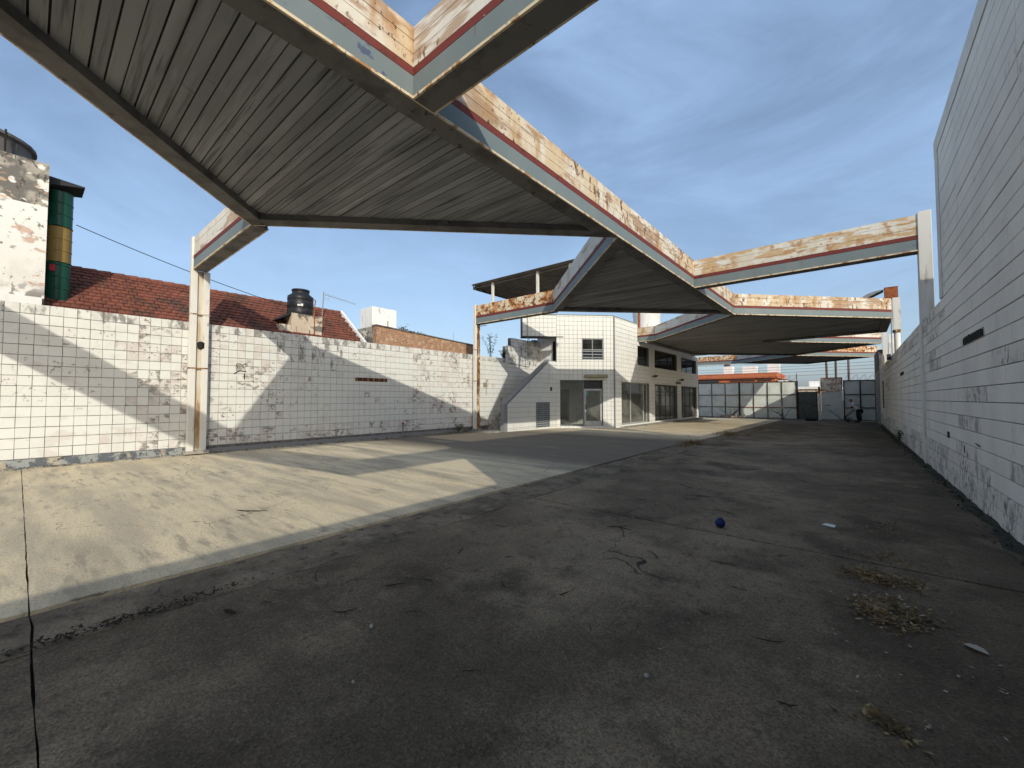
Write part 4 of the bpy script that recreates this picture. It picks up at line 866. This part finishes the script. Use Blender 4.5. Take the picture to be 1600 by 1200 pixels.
def tuft(base, h, n, spread, mat, label, cat='grass', group=None):
    m = MB()
    for i in range(n):
        a = random.uniform(0, 6.28); r = random.uniform(0, spread); b = Vector(base) + Vector((r * math.cos(a), r * math.sin(a), 0))
        d = Vector((math.cos(a) * random.uniform(.1, .8), math.sin(a) * random.uniform(.1, .8), 1)).normalized(); hh = h * random.uniform(.5, 1.1); q = Vector((-math.sin(a), math.cos(a), 0)) * .006
        e = b + d * hh; mid = b + d * hh * .55 + Vector((0, 0, hh * .06))
        m.add([b - q, b + q, mid + q * .8, mid - q * .8, e + Vector((math.cos(a), math.sin(a), -.5)) * hh * .12], [(0, 1, 2, 3), (3, 2, 4)])
    return m.build('grass_tuft', mat, label=label, cat=cat, group=group, kind='stuff')

leafy('sapling', (-14.95, 16.2, 3.6), 1.75, 26, .55, .2, 'leaf_green', 'thin leafy sapling sprouting behind the stair wall', 'sapling', stems=5)
leafy('sapling', (-14.72, 16.95, 3.75), .5, 30, .25, .14, 'leaf_dark', 'dark low weed clump on the stepped wall top by the stairs', 'weed', stems=6)
leafy('weed', (-14.2, 13.2, 0), .5, 12, .35, .18, 'leaf_green', 'green weed at the foot of the rusted post', 'weed', stems=9)
leafy('weed', (1.25, 20.4, 0), .55, 12, .2, .17, 'leaf_green', 'green weed growing at the foot of the shaded right wall', 'weed', stems=6)
tuft((-4.5, 15.6, zg(15.6)), .2, 220, .6, 'grass_dry', 'dry grass tuft in the gutter, nearer of the two')
tuft((-4.45, 14.6, zg(14.6)), .16, 60, .4, 'grass_dry', 'sparse dry stalks in the gutter just before the nearer tuft')
tuft((-4.5, 21.2, zg(21.2)), .26, 220, .75, 'grass_dry', 'dry grass tuft in the gutter nearest the street')
# tree crown beyond
def tree(base, h, r, label, nleaf=1500, crown_z=.62, lsz=.32):
    t = thing('tree', base, label, 'tree', None); b = Vector(base)
    MB().tube([b, b + Vector((.05, 0, h * .35)), b + Vector((-.05, .1, h * .75))], [.16, .12, .05], 7).build('trunk', 'bark', t)
    lb = MB(); lf = MB()
    for i in range(9):
        a = i * 2.4; s0 = b + Vector((0, 0, h * random.uniform(.35, .6))); e = b + Vector((math.cos(a) * r * .7, math.sin(a) * r * .7, h * random.uniform(.6, .92)))
        lb.tube([s0, s0.lerp(e, .5) + Vector((0, 0, .15)), e], [.05, .035, .012], 5)
        for k in range(nleaf // 9):
            q = e + Vector((random.gauss(0, r * .3), random.gauss(0, r * .3), random.gauss(0, r * .26)))
            lf.leaf(q, (random.gauss(0, 1), random.gauss(0, 1), random.gauss(0, .6)), (random.gauss(0, .4), random.gauss(0, .4), 1), lsz * random.uniform(.6, 1.2), lsz * .45)
    lb.build('branch', 'bark', t); lf.build('crown', 'leaf_green', t)
tree((-25, 18.5, 0), 6.9, 1.0, 'small green tree crown showing above the brick parapet')

# ------------------------------------------------------------------ street fence, gate and sign at the far end
FY = 43.5; ZB = zg(FY)
fe = thing('sheet_metal_fence', (-7.8, FY, ZB), 'dented galvanised sheet fence in black frames at the far left', 'fence')
XC = [-11.9, -10.67, -9.48, -8.27, -7.1, -5.99, -4.9, -3.78]
RZ = [ZB + .06, .8, 1.94, 3.1]
def sheet(parent, x0, x1, z0, z1, mat='galv', amp=.03, name='panel', y=FY):
    nx, nz_ = 5, 4; m = MB(); V = []
    for j in range(nz_ + 1):
        for i in range(nx + 1):
            e = 0 if i in (0, nx) or j in (0, nz_) else random.uniform(-amp, amp)
            V.append((x0 + (x1 - x0) * i / nx, y + e, z0 + (z1 - z0) * j / nz_))
    k = len(V); V += [(a, b + .012, c) for a, b, c in V]
    F = []
    for j in range(nz_):
        for i in range(nx):
            a = j * (nx + 1) + i; F += [(a, a + 1, a + nx + 2, a + nx + 1), (k + a + nx + 1, k + a + nx + 2, k + a + 1, k + a)]
    m.add(V, F); return m.build(name, mat, parent, smooth=True)
for i in range(7):
    for j in range(3): sheet(fe, XC[i] + .02, XC[i + 1] - .02, RZ[j] + .02, RZ[j + 1] - .02, amp=.05 if j == 0 else .03)
for i, x in enumerate(XC):
    t_ = .07 if i in (3, 7) else .03
    MB().box(x - t_, x + t_, FY - .05, FY + .03, ZB, 3.14).build('post', 'fence_frame', fe)
for z in RZ[1:]:
    for i in range(7): MB().box(XC[i] + .075, XC[i + 1] - .075, FY - .04, FY + .02, z - .035, z + .035).build('rail', 'fence_frame' if not (z == .8 and 3 <= i <= 5) else 'rust_red', fe)
gd = thing('metal_door', (-3.0, FY, ZB), 'dark grey-green metal door in the street fence', 'door')
MB().box(-3.7, -2.34, FY - .03, FY + .02, ZB + .03, 2.19).build('leaf', 'door_green', gd); MB().box(-3.72, -3.66, FY - .05, FY - .031, ZB + .03, 2.19).build('stile', 'fence_frame', gd); MB().box(-2.4, -2.34, FY - .05, FY - .031, ZB + .03, 2.19).build('stile', 'fence_frame', gd)
MB().box(-2.5, -2.42, FY - .07, FY - .031, .9, 1.05).build('lock', 'fence_frame', gd)
wpst = thing('white_gatepost', (-2.2, FY, ZB), 'white painted gatepost between dark door and sign panel', 'post')
MB().box(-2.32, -2.12, FY - .12, FY + .1, ZB, 2.02).build('shaft', 'white_plain', wpst); MB().box(-2.31, -2.15, FY - .1, FY + .08, 2.02, 2.6).build('upper_shaft', 'rust_red', wpst)
sg = thing('sign_board', (-1.4, FY, 2.2), 'peeling blank sign board in a rusty frame above the fence', 'sign')
MB().box(-2.08, -.72, FY - .03, FY + .01, 2.25, 3.3).build('board', 'sign_peel', sg)
for a, b, c, e in ((-2.12, -.68, 2.2, 2.25), (-2.12, -.68, 3.3, 3.36), (-2.12, -2.08, 2.25, 3.3), (-.72, -.68, 2.25, 3.3)): MB().box(a, b, FY - .06, FY + .02, c, e).build('frame', 'rust_red', sg)
fp = thing('fence_sheet', (-1.4, FY, ZB), 'single galvanised sheet panel beneath the sign board', 'fence panel')
sheet(fp, -2.1, -.68, ZB + .1, 2.18); MB().box(-2.1, -.68, FY + .02, FY + .06, 1.0, 1.06).build('rail', 'fence_frame', fp); MB().box(-2.1, -.7, FY - .02, FY + .03, ZB, ZB + .09).build('sill', 'kerb', fp)
gt = thing('street_gate', (.4, FY, ZB), 'two column sheet metal gate at the far right of the yard', 'gate')
GX = [-.6, .43, 1.36]; GZ = [ZB + .05, .86, 1.94, 3.08]
for i in range(2):
    for j in range(3): sheet(gt, GX[i] + .03, GX[i + 1] - .03, GZ[j] + .03, GZ[j + 1] - .03, amp=.02)
for x in GX: MB().box(x - .045, x + .045, FY - .06, FY + .03, ZB, 3.12).build('post', 'fence_frame', gt)
for z in GZ:
    for i in range(2): MB().box(GX[i] + .05, GX[i + 1] - .05, FY - .05, FY + .02, z - .035, z + .035).build('rail', 'fence_frame', gt)
def coil(x0, x1, z, label):
    m = MB(); n = int((x1 - x0) * 16); m.tube([(x0 + (x1 - x0) * i / n + .08 * math.sin(i * .785), FY + .22 * math.cos(i * .785), z + .22 + .22 * math.sin(i * .785)) for i in range(n + 1)], .012, 3)
    m.build('razor_wire', 'wire', label=label, cat='razor wire')
coil(-7.0, -3.8, 3.12, 'coiled razor wire along the top of the left street fence'); coil(-.5, 1.3, 3.1, 'coiled razor wire along the top of the right street gate')
MB().tube([(-3.78, FY, 3.14), (-3.78, FY, 3.8)], .03, 5).build('barb_post', 'fence_frame', label='short rusty stake standing above the fence end', cat='stake')
# rubbish along the fence
for k, (x, w_, r_) in enumerate(((-9.0, 1.3, .2), (-6.9, 1.9, -.1), (-8.2, .9, .5), (-5.0, 1.2, .05), (-1.2, .9, -.2))):
    a = r_; MB().obox((x, FY - .75 - .1 * k, ZB + .02), (w_ * math.cos(a), w_ * math.sin(a) * .4, .12 * (k % 3)), (-.12 * math.sin(a), .12, 0), (0, 0, .04)).build('scrap_board', 'wood', label='weathered scrap board lying at the foot of the street fence', cat='board', group='scrap boards by the fence')
hp = MB()
for k in range(60):
    c = Vector((-8.9 + random.gauss(0, .45), FY - .6 + random.gauss(0, .2), ZB + .02 + abs(random.gauss(0, .12)))); s = random.uniform(.05, .16); a = random.uniform(0, 3)
    hp.obox(c, Vector((math.cos(a), math.sin(a), .2)) * s, Vector((-math.sin(a), math.cos(a), .1)) * s, Vector((0, 0, 1)) * s * .6)
hp.build('rubble_heap', 'plaster_tan', label='pale rubble heap against the sheet fence', cat='rubble', kind=None)
def bare(base, h, n, label, mat='twig'):
    m = MB()
    for i in range(n):
        a = random.uniform(0, 6.28); p0 = Vector(base); d = Vector((math.cos(a) * .7, math.sin(a) * .3, 1)).normalized(); hh = h * random.uniform(.6, 1.1)
        pts = [p0 + d * hh * u + Vector((math.cos(a) * .25 * u * u, 0, -.1 * u * u)) * hh for u in (0, .3, .6, 1)]
        m.tube(pts, [.022, .018, .012, .005], 4)
        for k in range(3):
            q = pts[1 + k % 2 + (k == 2)]; e = q + Vector((random.uniform(-1, 1), random.uniform(-.4, .4), random.uniform(.2, .9))) * hh * .3; m.tube([q, e], [.01, .003], 3)
    return m.build('dry_shrub', mat, label=label, cat='shrub')
bare((-4.7, FY - .5, ZB), 1.3, 7, 'leafless dry shrub before the left fence near the dark door'); bare((-9.0, FY - .4, ZB), 1.7, 6, 'leafless dry shrub before the left fence near the shop')
bare((-.75, FY - .4, ZB), 2.0, 7, 'leafless dry shrub arching below the sign board')
tuft((-.35, 40.9, zg(40.9)), .6, 90, .35, 'leaf_dark', 'dark clump of weeds at the feet of the person', 'weeds')
sk = MB()
for k in range(9):
    c = Vector((-2.6 + random.gauss(0, .3), 41.2 + random.gauss(0, .12), zg(41.2) + .06)); sk.lathe(c.x, c.y, [(.1, c.z - .06), (.2, c.z), (.15, c.z + .12), (.03, c.z + .16)], 7)
sk.build('rubbish_bags', 'cloth_dark', label='small dark pile of rubbish before the metal door', cat='rubbish')

# ------------------------------------------------------------------ person at the gate
PB = Vector((.12, 40.5, zg(40.5)))
def skin_mesh(name, joints, edges, mat, parent, sub=1):
    me = bpy.data.meshes.new(name); me.from_pydata([tuple(Vector(j[:3]) * 1.12 + PB) for j in joints], edges, []); me.update()
    me.materials.append(MT[mat]); o = bpy.data.objects.new(name, me); COL.objects.link(o)
    s = o.modifiers.new('skin', 'SKIN'); s.use_smooth_shade = True
    if not me.skin_vertices: 
        pass
    for i, j in enumerate(joints):
        sv = me.skin_vertices[0].data[i]; sv.radius = (j[3], j[4] if len(j) > 4 else j[3]); sv.use_root = (i == 0)
    ss = o.modifiers.new('sub', 'SUBSURF'); ss.levels = sub; ss.render_levels = sub
    adopt(o, parent); return o
pe = thing('person', PB, 'person in white shirt and dark trousers bending forward at the gate', 'person')
J = [(.12, 0, .88, .10), (.0, 0, 1.08, .11), (-.12, 0, 1.28, .14), (-.2, 0, 1.38, .06), (-.27, 0, 1.48, .085, .1), (-.29, -.01, 1.56, .085, .095),
     (.11, -.09, .80, .07), (.14, -.12, .46, .06), (.17, -.12, .07, .04), (.05, -.16, .035, .035), (.1, .09, .80, .07), (.06, .13, .46, .06), (.13, .13, .07, .04), (.0, .12, .035, .035),
     (-.12, -.19, 1.3, .055), (-.22, -.24, 1.05, .042), (-.42, -.18, .98, .032), (-.52, -.14, .97, .03), (-.12, .19, 1.3, .055), (-.2, .24, 1.05, .042), (-.4, .18, .95, .032), (-.5, .14, .93, .03)]
EJ = [(0, 1), (1, 2), (2, 3), (3, 4), (4, 5), (0, 6), (6, 7), (7, 8), (8, 9), (0, 10), (10, 11), (11, 12), (12, 13), (2, 14), (14, 15), (15, 16), (16, 17), (2, 18), (18, 19), (19, 20), (20, 21)]
J[4] = (-.265, 0, 1.47, .085, .09); J[5] = (-.28, 0, 1.56, .088, .092); J[3] = (-.19, 0, 1.38, .055)
for hv, sd in ((17, -1), (21, 1)):                          # five unequal, slightly curled fingers on each hand
    hx, hy, hz = J[hv][:3]
    for k, (dy, ln) in enumerate(((-.024, .055), (-.008, .066), (.008, .062), (.024, .05))):
        J += [(hx - .035, hy + dy, hz - .002, .009), (hx - .035 - ln * .6, hy + dy * 1.2, hz - .012, .008), (hx - .035 - ln * .85, hy + dy * 1.2, hz - .034, .007)]
        n0 = len(J) - 3; EJ += [(hv, n0), (n0, n0 + 1), (n0 + 1, n0 + 2)]
    J += [(hx - .005, hy - sd * .036, hz - .004, .01), (hx - .03, hy - sd * .05, hz - .022, .009)]; n0 = len(J) - 2; EJ += [(hv, n0), (n0, n0 + 1)]
J += [(-.375, 0, 1.515, .014), (-.28, -.1, 1.51, .016), (-.28, .1, 1.51, .016)]; n0 = len(J) - 3; EJ += [(4, n0), (4, n0 + 1), (4, n0 + 2)]     # nose and ears
skin_mesh('body', J, EJ, 'skin', pe)
S_ = [(.13, 0, .84, .175), (.1, 0, .95, .17), (0, 0, 1.1, .165), (-.12, 0, 1.27, .165), (-.175, 0, 1.36, .085), (-.12, -.19, 1.3, .078), (-.2, -.24, 1.1, .066), (-.12, .19, 1.3, .078), (-.18, .24, 1.1, .066)]
skin_mesh('shirt', S_, [(0, 1), (1, 2), (2, 3), (3, 4), (3, 5), (5, 6), (3, 7), (7, 8)], 'cloth_white', pe)
T_ = [(.12, 0, .98, .16), (.125, 0, .86, .17), (.11, -.085, .74, .115), (.14, -.12, .46, .08), (.17, -.12, .08, .068), (.1, .085, .74, .115), (.06, .13, .46, .08), (.13, .13, .08, .068)]
skin_mesh('trousers', T_, [(0, 1), (1, 2), (2, 3), (3, 4), (1, 5), (5, 6), (6, 7)], 'cloth_dark', pe)
skin_mesh('hair', [(-.245, 0, 1.53, .1, .1), (-.26, 0, 1.6, .092, .095), (-.27, 0, 1.63, .06, .06)], [(0, 1), (1, 2)], 'hair', pe)
for px_, py_ in ((.12, -.14), (.07, .125)):
    sh_ = MB().box(PB.x + 1.12 * px_ - .19, PB.x + 1.12 * px_ + .1, PB.y + 1.12 * py_ - .055, PB.y + 1.12 * py_ + .055, PB.z, PB.z + .1).build('shoe', 'cloth_dark', pe); add_bevel(sh_, .035, 2)
for ey in (-.035, .035):
    MB().lathe(PB.x - .382, PB.y + ey * 1.12, [(.004, PB.z + 1.715), (.011, PB.z + 1.722), (.004, PB.z + 1.73)], 8).build('eye', 'cloth_dark', pe)
bg_ = thing('shoulder_bag', PB + Vector((.3, -.05, .55)), 'dark bag hanging at the hip of the person', 'bag')
o_ = MB().box(.40, .54, 40.34, 40.5, .5, .8).build('pouch', 'cloth_dark', bg_); add_bevel(o_, .05, 2)
MB().tube([(.5, 40.35, .75), (.3, 40.3, 1.0), (.12, 40.3, 1.2)], .015, 4).build('strap', 'cloth_dark', bg_)

# ------------------------------------------------------------------ beyond the street
ob = thing('orange_building', (-12, 62, 0), 'low orange building across the street', 'building')
MB().box(-22, -7.4, 60, 68, -.3, 4.2).build('wall', 'orange_wall', ob); MB().box(-22.2, -7.2, 59.7, 68, 4.2, 4.85).build('parapet', 'orange_wall', ob)
for a, b in ((-12.4, -9.6), (-9.2, -7.8)): MB().box(a, b, 59.9, 59.999, 3.85, 4.0).build('canopy_bar', 'frame_dark', ob)
MB().box(-18, -13.8, 59.9, 59.999, 2.6, 4.1).build('window', 'frame_dark', ob)
for x, z, w_ in ((-13.2, 6.0, 1.1), (-10.6, 5.9, 1.7), (-7.9, 6.2, 1.3)):
    t = thing('roof_tank', (x, 63, 4.4), {-13.2: 'left pale roof tank on the orange building', -10.6: 'middle white box on the roof of the orange building', -7.9: 'right grey and white tank on the orange building roof'}[x], 'tank')
    MB().box(x - w_ / 2, x + w_ / 2, 62.4, 63.6, 4.3, z).build('body', 'white_plain', t)
    if x != -10.6: MB().lathe(x - .2, 62.9, [(.35, z), (.4, z + .05), (.4, z + .5), (.2, z + .6)], 12).build('drum', 'tank_grey', t)
wh = thing('white_end_wall', (-6.6, 60, 0), 'small white end wall beside the orange building', 'wall'); MB().box(-7.15, -6.3, 60.1, 66, -.3, 3.9).build('wall', 'white_plain', wh); MB().box(-7.18, -6.25, 60.05, 66.05, 3.9, 3.98).build('coping', 'tank_grey', wh)
fh = thing('distant_house', (-4, 80, 0), 'pale distant house roofline seen above the metal door', 'house')
MB().box(-8, -1.5, 80, 86, -.3, 3.1).build('wall', 'plaster_tan', fh); MB().box(-8.2, -1.3, 79.7, 86.2, 3.1, 3.5).build('roof', 'plaster_smooth', fh); MB().box(-5.5, -4.2, 82, 83, 3.5, 4.4).build('tank', 'white_plain', fh)
for k in range(3): MB().box(-7.2 + k * 1.9, -6.3 + k * 1.9, 79.95, 79.999, 1.2, 2.3).build('window', 'frame_dark', fh)
for i, (x, y, lab) in enumerate(((-2.25, 60, 'leftmost of the three street poles, leaning slightly'), (-1.5, 60.4, 'middle of the three street poles behind the sign board'), (-.35, 60, 'rightmost pale street pole behind the gate'))):
    t = thing('utility_pole', (x, y, -.3), lab, 'pole', 'street poles beyond the fence')
    MB().tube([(x, y, -.3), (x - (.15 if i == 0 else 0), y, 8.6)], [.13, .1], 8).build('shaft', 'bark' if i < 2 else 'tank_grey', t)
    MB().box(x - .7, x + .7, y - .05, y + .05, 7.6, 7.72).build('crossarm', 'bark', t)
for k, (z, y, s) in enumerate(((5.6, 58, .4), (5.2, 58.3, .3), (4.75, 58, .2), (6.3, 59, .5), (4.3, 58.6, .15))):
    m = MB(); m.tube([(-26 + 34 * i / 20, y, z - s + s * 4 * (i / 20 - .5) ** 2 + .012 * i) for i in range(21)], .018, 3)
    m.build('street_wire', 'wire', label=['highest slack street wire under the far canopy', 'second street wire under the far canopy', 'third street wire above the fence', 'street wire partly hidden behind the far canopy', 'lowest street wire just above the fence'][[3, 0, 1, 2, 4].index(k)] if True else '', cat='wire', group='street wires')

# ------------------------------------------------------------------ litter on the ground
bl = thing('ball', (-1.31, 5.62, 0), 'small dented blue ball on the dark concrete', 'ball')
m = MB(); R = .06; V = []; n1, n2 = 14, 20
for i in range(n1 + 1):
    th_ = math.pi * i / n1
    for j in range(n2):
        ph = 2 * math.pi * j / n2; q = Vector((math.sin(th_) * math.cos(ph), math.sin(th_) * math.sin(ph), math.cos(th_)))
        dent = q.dot(Vector((-.75, -.5, .35)).normalized()); r = R * (1 - .35 * max(0, dent - .72)) * (1 if abs(q.z) > .06 else 1.02)
        V.append(Vector((-1.31, 5.62, R)) + q * r)
m.add(V, [(i * n2 + j, i * n2 + (j + 1) % n2, (i + 1) * n2 + (j + 1) % n2, (i + 1) * n2 + j) for i in range(n1) for j in range(n2)]); m.build('shell', 'ball_blue', bl, smooth=True)
MB().lathe(-1.31 + .01, 5.62 - .01, [(.02, 2 * R - .004), (.022, 2 * R + .004), (.01, 2 * R + .007)], 10).build('valve', 'ball_blue', bl)

def twig(x, y, ln, ang, bend, r=.006, forks=0, nm='twig', lab='thin dark dry twig lying on the dark concrete'):
    z0 = zg(y); P = [Vector((x + ln * (u - .5) * math.cos(ang) - bend * ln * (u - .5) ** 2 * math.sin(ang), y + ln * (u - .5) * math.sin(ang) + bend * ln * (u - .5) ** 2 * math.cos(ang), z0 + r + .004 + .008 * random.random())) for u in (0, .2, .4, .6, .8, 1)]
    m = MB(); m.tube(P, [r * .5, r, r, r * .9, r * .7, r * .4], 5)
    for k in range(forks):
        q = P[2 + k]; a = ang + random.choice((-.7, .7)); m.tube([q, q + Vector((math.cos(a), math.sin(a), .03)) * ln * .35], [r * .7, r * .3], 4)
    m.build(nm, 'twig', label=lab, cat='twig', group='dry twigs scattered on the concrete')
sp2 = [(-2.9, 2.35, .22, .1), (-3.05, 2.1, .17, .9), (-2.35, 2.7, .12, 2.6), (-1.95, 3.1, .11, .0), (-1.85, 2.9, .1, 1.3), (-2.0, 2.5, .18, .3), (-2.55, 1.95, .3, .5), (-1.75, 1.75, .26, .6), (-1.05, 2.05, .24, .3), (-2.25, 4.8, .4, .2), (-1.6, 4.2, .3, 2.4), (-1.0, 4.4, .22, .1), (-.8, 3.9, .25, 2.9), (-1.2, 3.4, .2, .4), (-.9, 3.3, .16, 2.8), (-.45, 3.2, .18, .5), (-3.4, 3.9, .34, .6), (-2.8, 4.3, .22, 2.2), (-2.2, 3.5, .26, .2), (-1.4, 6.4, .3, 2.7), (-1.9, 7.2, .4, .4), (-2.6, 6.3, .3, .9), (-2.4, 7.8, .35, 2.5), (-3.0, 7.3, .3, .1), (-.6, 5.0, .2, .8), (-3.55, 1.3, .16, .4), (-3.75, 1.75, .25, 2.7), (-2.95, 1.6, .2, 1.0), (-.2, 4.4, .16, 1.5), (-3.2, 3.0, .15, 2.0), (-2.7, 3.2, .14, .7), (-1.45, 2.6, .16, 2.3), (-.3, 2.6, .14, .3), (-1.3, 5.2, .22, 2.5)]
for i, (x, y, l_, a) in enumerate(sp2):
    if i % 5 == 3: continue
    twig(x, y, l_ * random.uniform(.5, 1.2), a, random.uniform(-.8, .8), .0025 + .0035 * random.random(), 1 if i % 3 == 0 else 0)
twig(-6.6, 2.14, .45, .62, .3, .008, 1, 'stick', 'long crooked stick on the sunlit concrete')
twig(-3.6, 1.05, .13, .35, .1, .014, 0, 'stick', 'short charred stick near the left edge of the dark concrete')
def clump(name, cx, cy, sx, sy, n, mat, lab, cat, lsz=.042, kind=None):
    m = MB()
    for k in range(n):
        x = cx + random.gauss(0, sx); y = cy + random.gauss(0, sy); a = random.uniform(0, 6.28); z = zg(y) + .004 + abs(random.gauss(0, .012))
        m.leaf((x, y, z), (math.cos(a), math.sin(a), random.uniform(-.1, .35)), (random.gauss(0, .3), random.gauss(0, .3), 1), lsz * random.uniform(.6, 1.3), lsz * random.uniform(.35, .6))
    return m.build(name, mat, label=lab, cat=cat, kind=kind)
clump('leaf_litter', .14, 4.92, .13, .09, 420, 'leaf_dry', 'upper heap of dry leaves on the concrete by the right wall', 'leaves', kind='stuff')
clump('leaf_litter', .17, 4.2, .11, .14, 800, 'leaf_dry', 'largest heap of dry leaves on the concrete by the right wall', 'leaves', kind='stuff')
clump('leaf_litter', .2, 5.6, .15, .08, 70, 'leaf_dry', 'thin row of dry leaves beyond the joint near the right wall', 'leaves', kind='stuff')
clump('leaf_litter', .22, 6.9, .2, .25, 80, 'leaf_dry', 'sparse dry leaves farther along near the right wall', 'leaves', kind='stuff')
clump('leaf_litter', .22, 8.8, .25, .5, 70, 'leaf_dry', 'farthest sparse dry leaves near the right wall', 'leaves', kind='stuff')
clump('leaf_litter', .1, 2.75, .06, .04, 60, 'leaf_dry', 'small dry leaf heap at the bottom edge of the yard', 'leaves', kind='stuff', lsz=.05)
clump('leaf_litter', .3, 3.5, .4, .4, 26, 'leaf_pale', 'pale leaf fragments strewn across the dark foreground concrete', 'leaves', kind='stuff', lsz=.028)
clump('leaf_litter', -.1, 3.0, .5, .3, 16, 'leaf_pale', 'pale crumbs strewn across the lower right foreground', 'leaves', kind='stuff', lsz=.02)
m = MB(); c = Vector((.56, 3.93, .012)); d = Vector((.75, -.55, 0)).normalized(); q = Vector((-d.y, d.x, 0)); V = []
pr_ = [(-.06, .0), (-.045, .022), (-.01, .034), (.025, .03), (.05, .014), (.065, .0)]
for u, h in pr_: V += [c + d * u + q * h + Vector((0, 0, .012 * abs(h) / .034)), c + d * u + Vector((0, 0, .0)), c + d * u - q * h + Vector((0, 0, .012 * abs(h) / .034))]
m.add(V, [(3 * i + a, 3 * i + a + 1, 3 * i + a + 4, 3 * i + a + 3) for i in range(5) for a in range(2)]); m.build('fallen_leaf', 'leaf_pale', label='single large pale leaf on the dark concrete at lower right', cat='leaf')
MB().add([(-.35, 6.55, .01), (-.22, 6.5, .008), (-.2, 6.58, .02), (-.31, 6.63, .012)], [(0, 1, 2, 3)]).add([(-.35, 6.55, .006), (-.22, 6.5, .004), (-.2, 6.58, .016), (-.31, 6.63, .008)], [(3, 2, 1, 0)]).build('paper_scrap', 'white_plain', label='white scrap of paper on the dark concrete', cat='paper')
def pebble(x, y, r, lab, grp=None):
    m = MB(); V = []
    for i in range(6):
        th_ = math.pi * i / 5
        for j in range(9):
            ph = 2 * math.pi * j / 9; k = r * random.uniform(.82, 1.1); V.append((x + k * math.sin(th_) * math.cos(ph), y + k * math.sin(th_) * math.sin(ph) * .8, zg(y) + r * .7 + k * .75 * math.cos(th_)))
    m.add(V, [(i * 9 + j, i * 9 + (j + 1) % 9, (i + 1) * 9 + (j + 1) % 9, (i + 1) * 9 + j) for i in range(5) for j in range(9)]); m.build('pebble', 'stone', label=lab, cat='stone', group=grp, smooth=True)
pebble(-2.62, 1.62, .018, 'small white stone on the dark concrete, left of centre'); pebble(-2.2, 1.25, .012, 'tiny pale pebble near the bottom of the dark concrete')
pebble(-.95, 2.35, .016, 'flat pale stone on the foreground concrete')
# debris in the cracked gutter
clump('gutter_debris', -4.08, .55, .035, .4, 420, 'twig', 'dark leaf and twig debris lodged along the cracked gutter edge', 'debris', .035, 'stuff')
clump('gutter_debris', -4.35, 10.5, .2, 2.2, 170, 'leaf_dry', 'dry debris scattered along the far gutter', 'debris', .06, 'stuff')
m = MB(); yv = 4.0; A = []
while yv < 36:
    A.append((yv, XR - .06 - random.random() * .16, .012 + random.random() * .035)); yv += random.uniform(.08, .25)
for (ya, xa, za), (yb, xb, zb) in zip(A, A[1:]):
    m.add([(XR, ya, zg(ya) + za), (XR, yb, zg(yb) + zb), (xb, yb, zg(yb) - .004), (xa, ya, zg(ya) - .004)], [(0, 1, 2, 3)])
m.build('soil_strip', 'moss', label='dark strip of damp soil along the foot of the right wall', cat='soil', kind='stuff')
clump('leaf_litter', .17, 4.25, .11, .14, 60, 'leaf_pale', 'pale curled leaves lying on the largest heap', 'leaves', .035, 'stuff')
m = MB()
for k in range(420):
    y = 5 + 32 * random.random() ** 1.6; x = XR - abs(random.gauss(0, .1)); a = random.uniform(0, 6.28)
    m.leaf((x, y, .005 + zg(y)), (math.cos(a), math.sin(a), random.uniform(.1, .9)), (0, 0, 1), random.uniform(.04, .11), .03)
m.build('wall_foot_weeds', 'moss', label='dark moss and weeds along the foot of the right wall', cat='weeds', kind='stuff')
m = MB()
for k in range(300):
    y = -1 + 14.5 * random.random(); x = XL + .2 + abs(random.gauss(0, .06)); a = random.uniform(0, 6.28)
    m.leaf((x, y, .036), (math.cos(a), math.sin(a), random.uniform(0, .4)), (0, 0, 1), random.uniform(.03, .08), .03)
m.build('wall_foot_litter', 'twig', label='dark crumbs of litter along the foot of the left wall', cat='litter', kind='stuff')
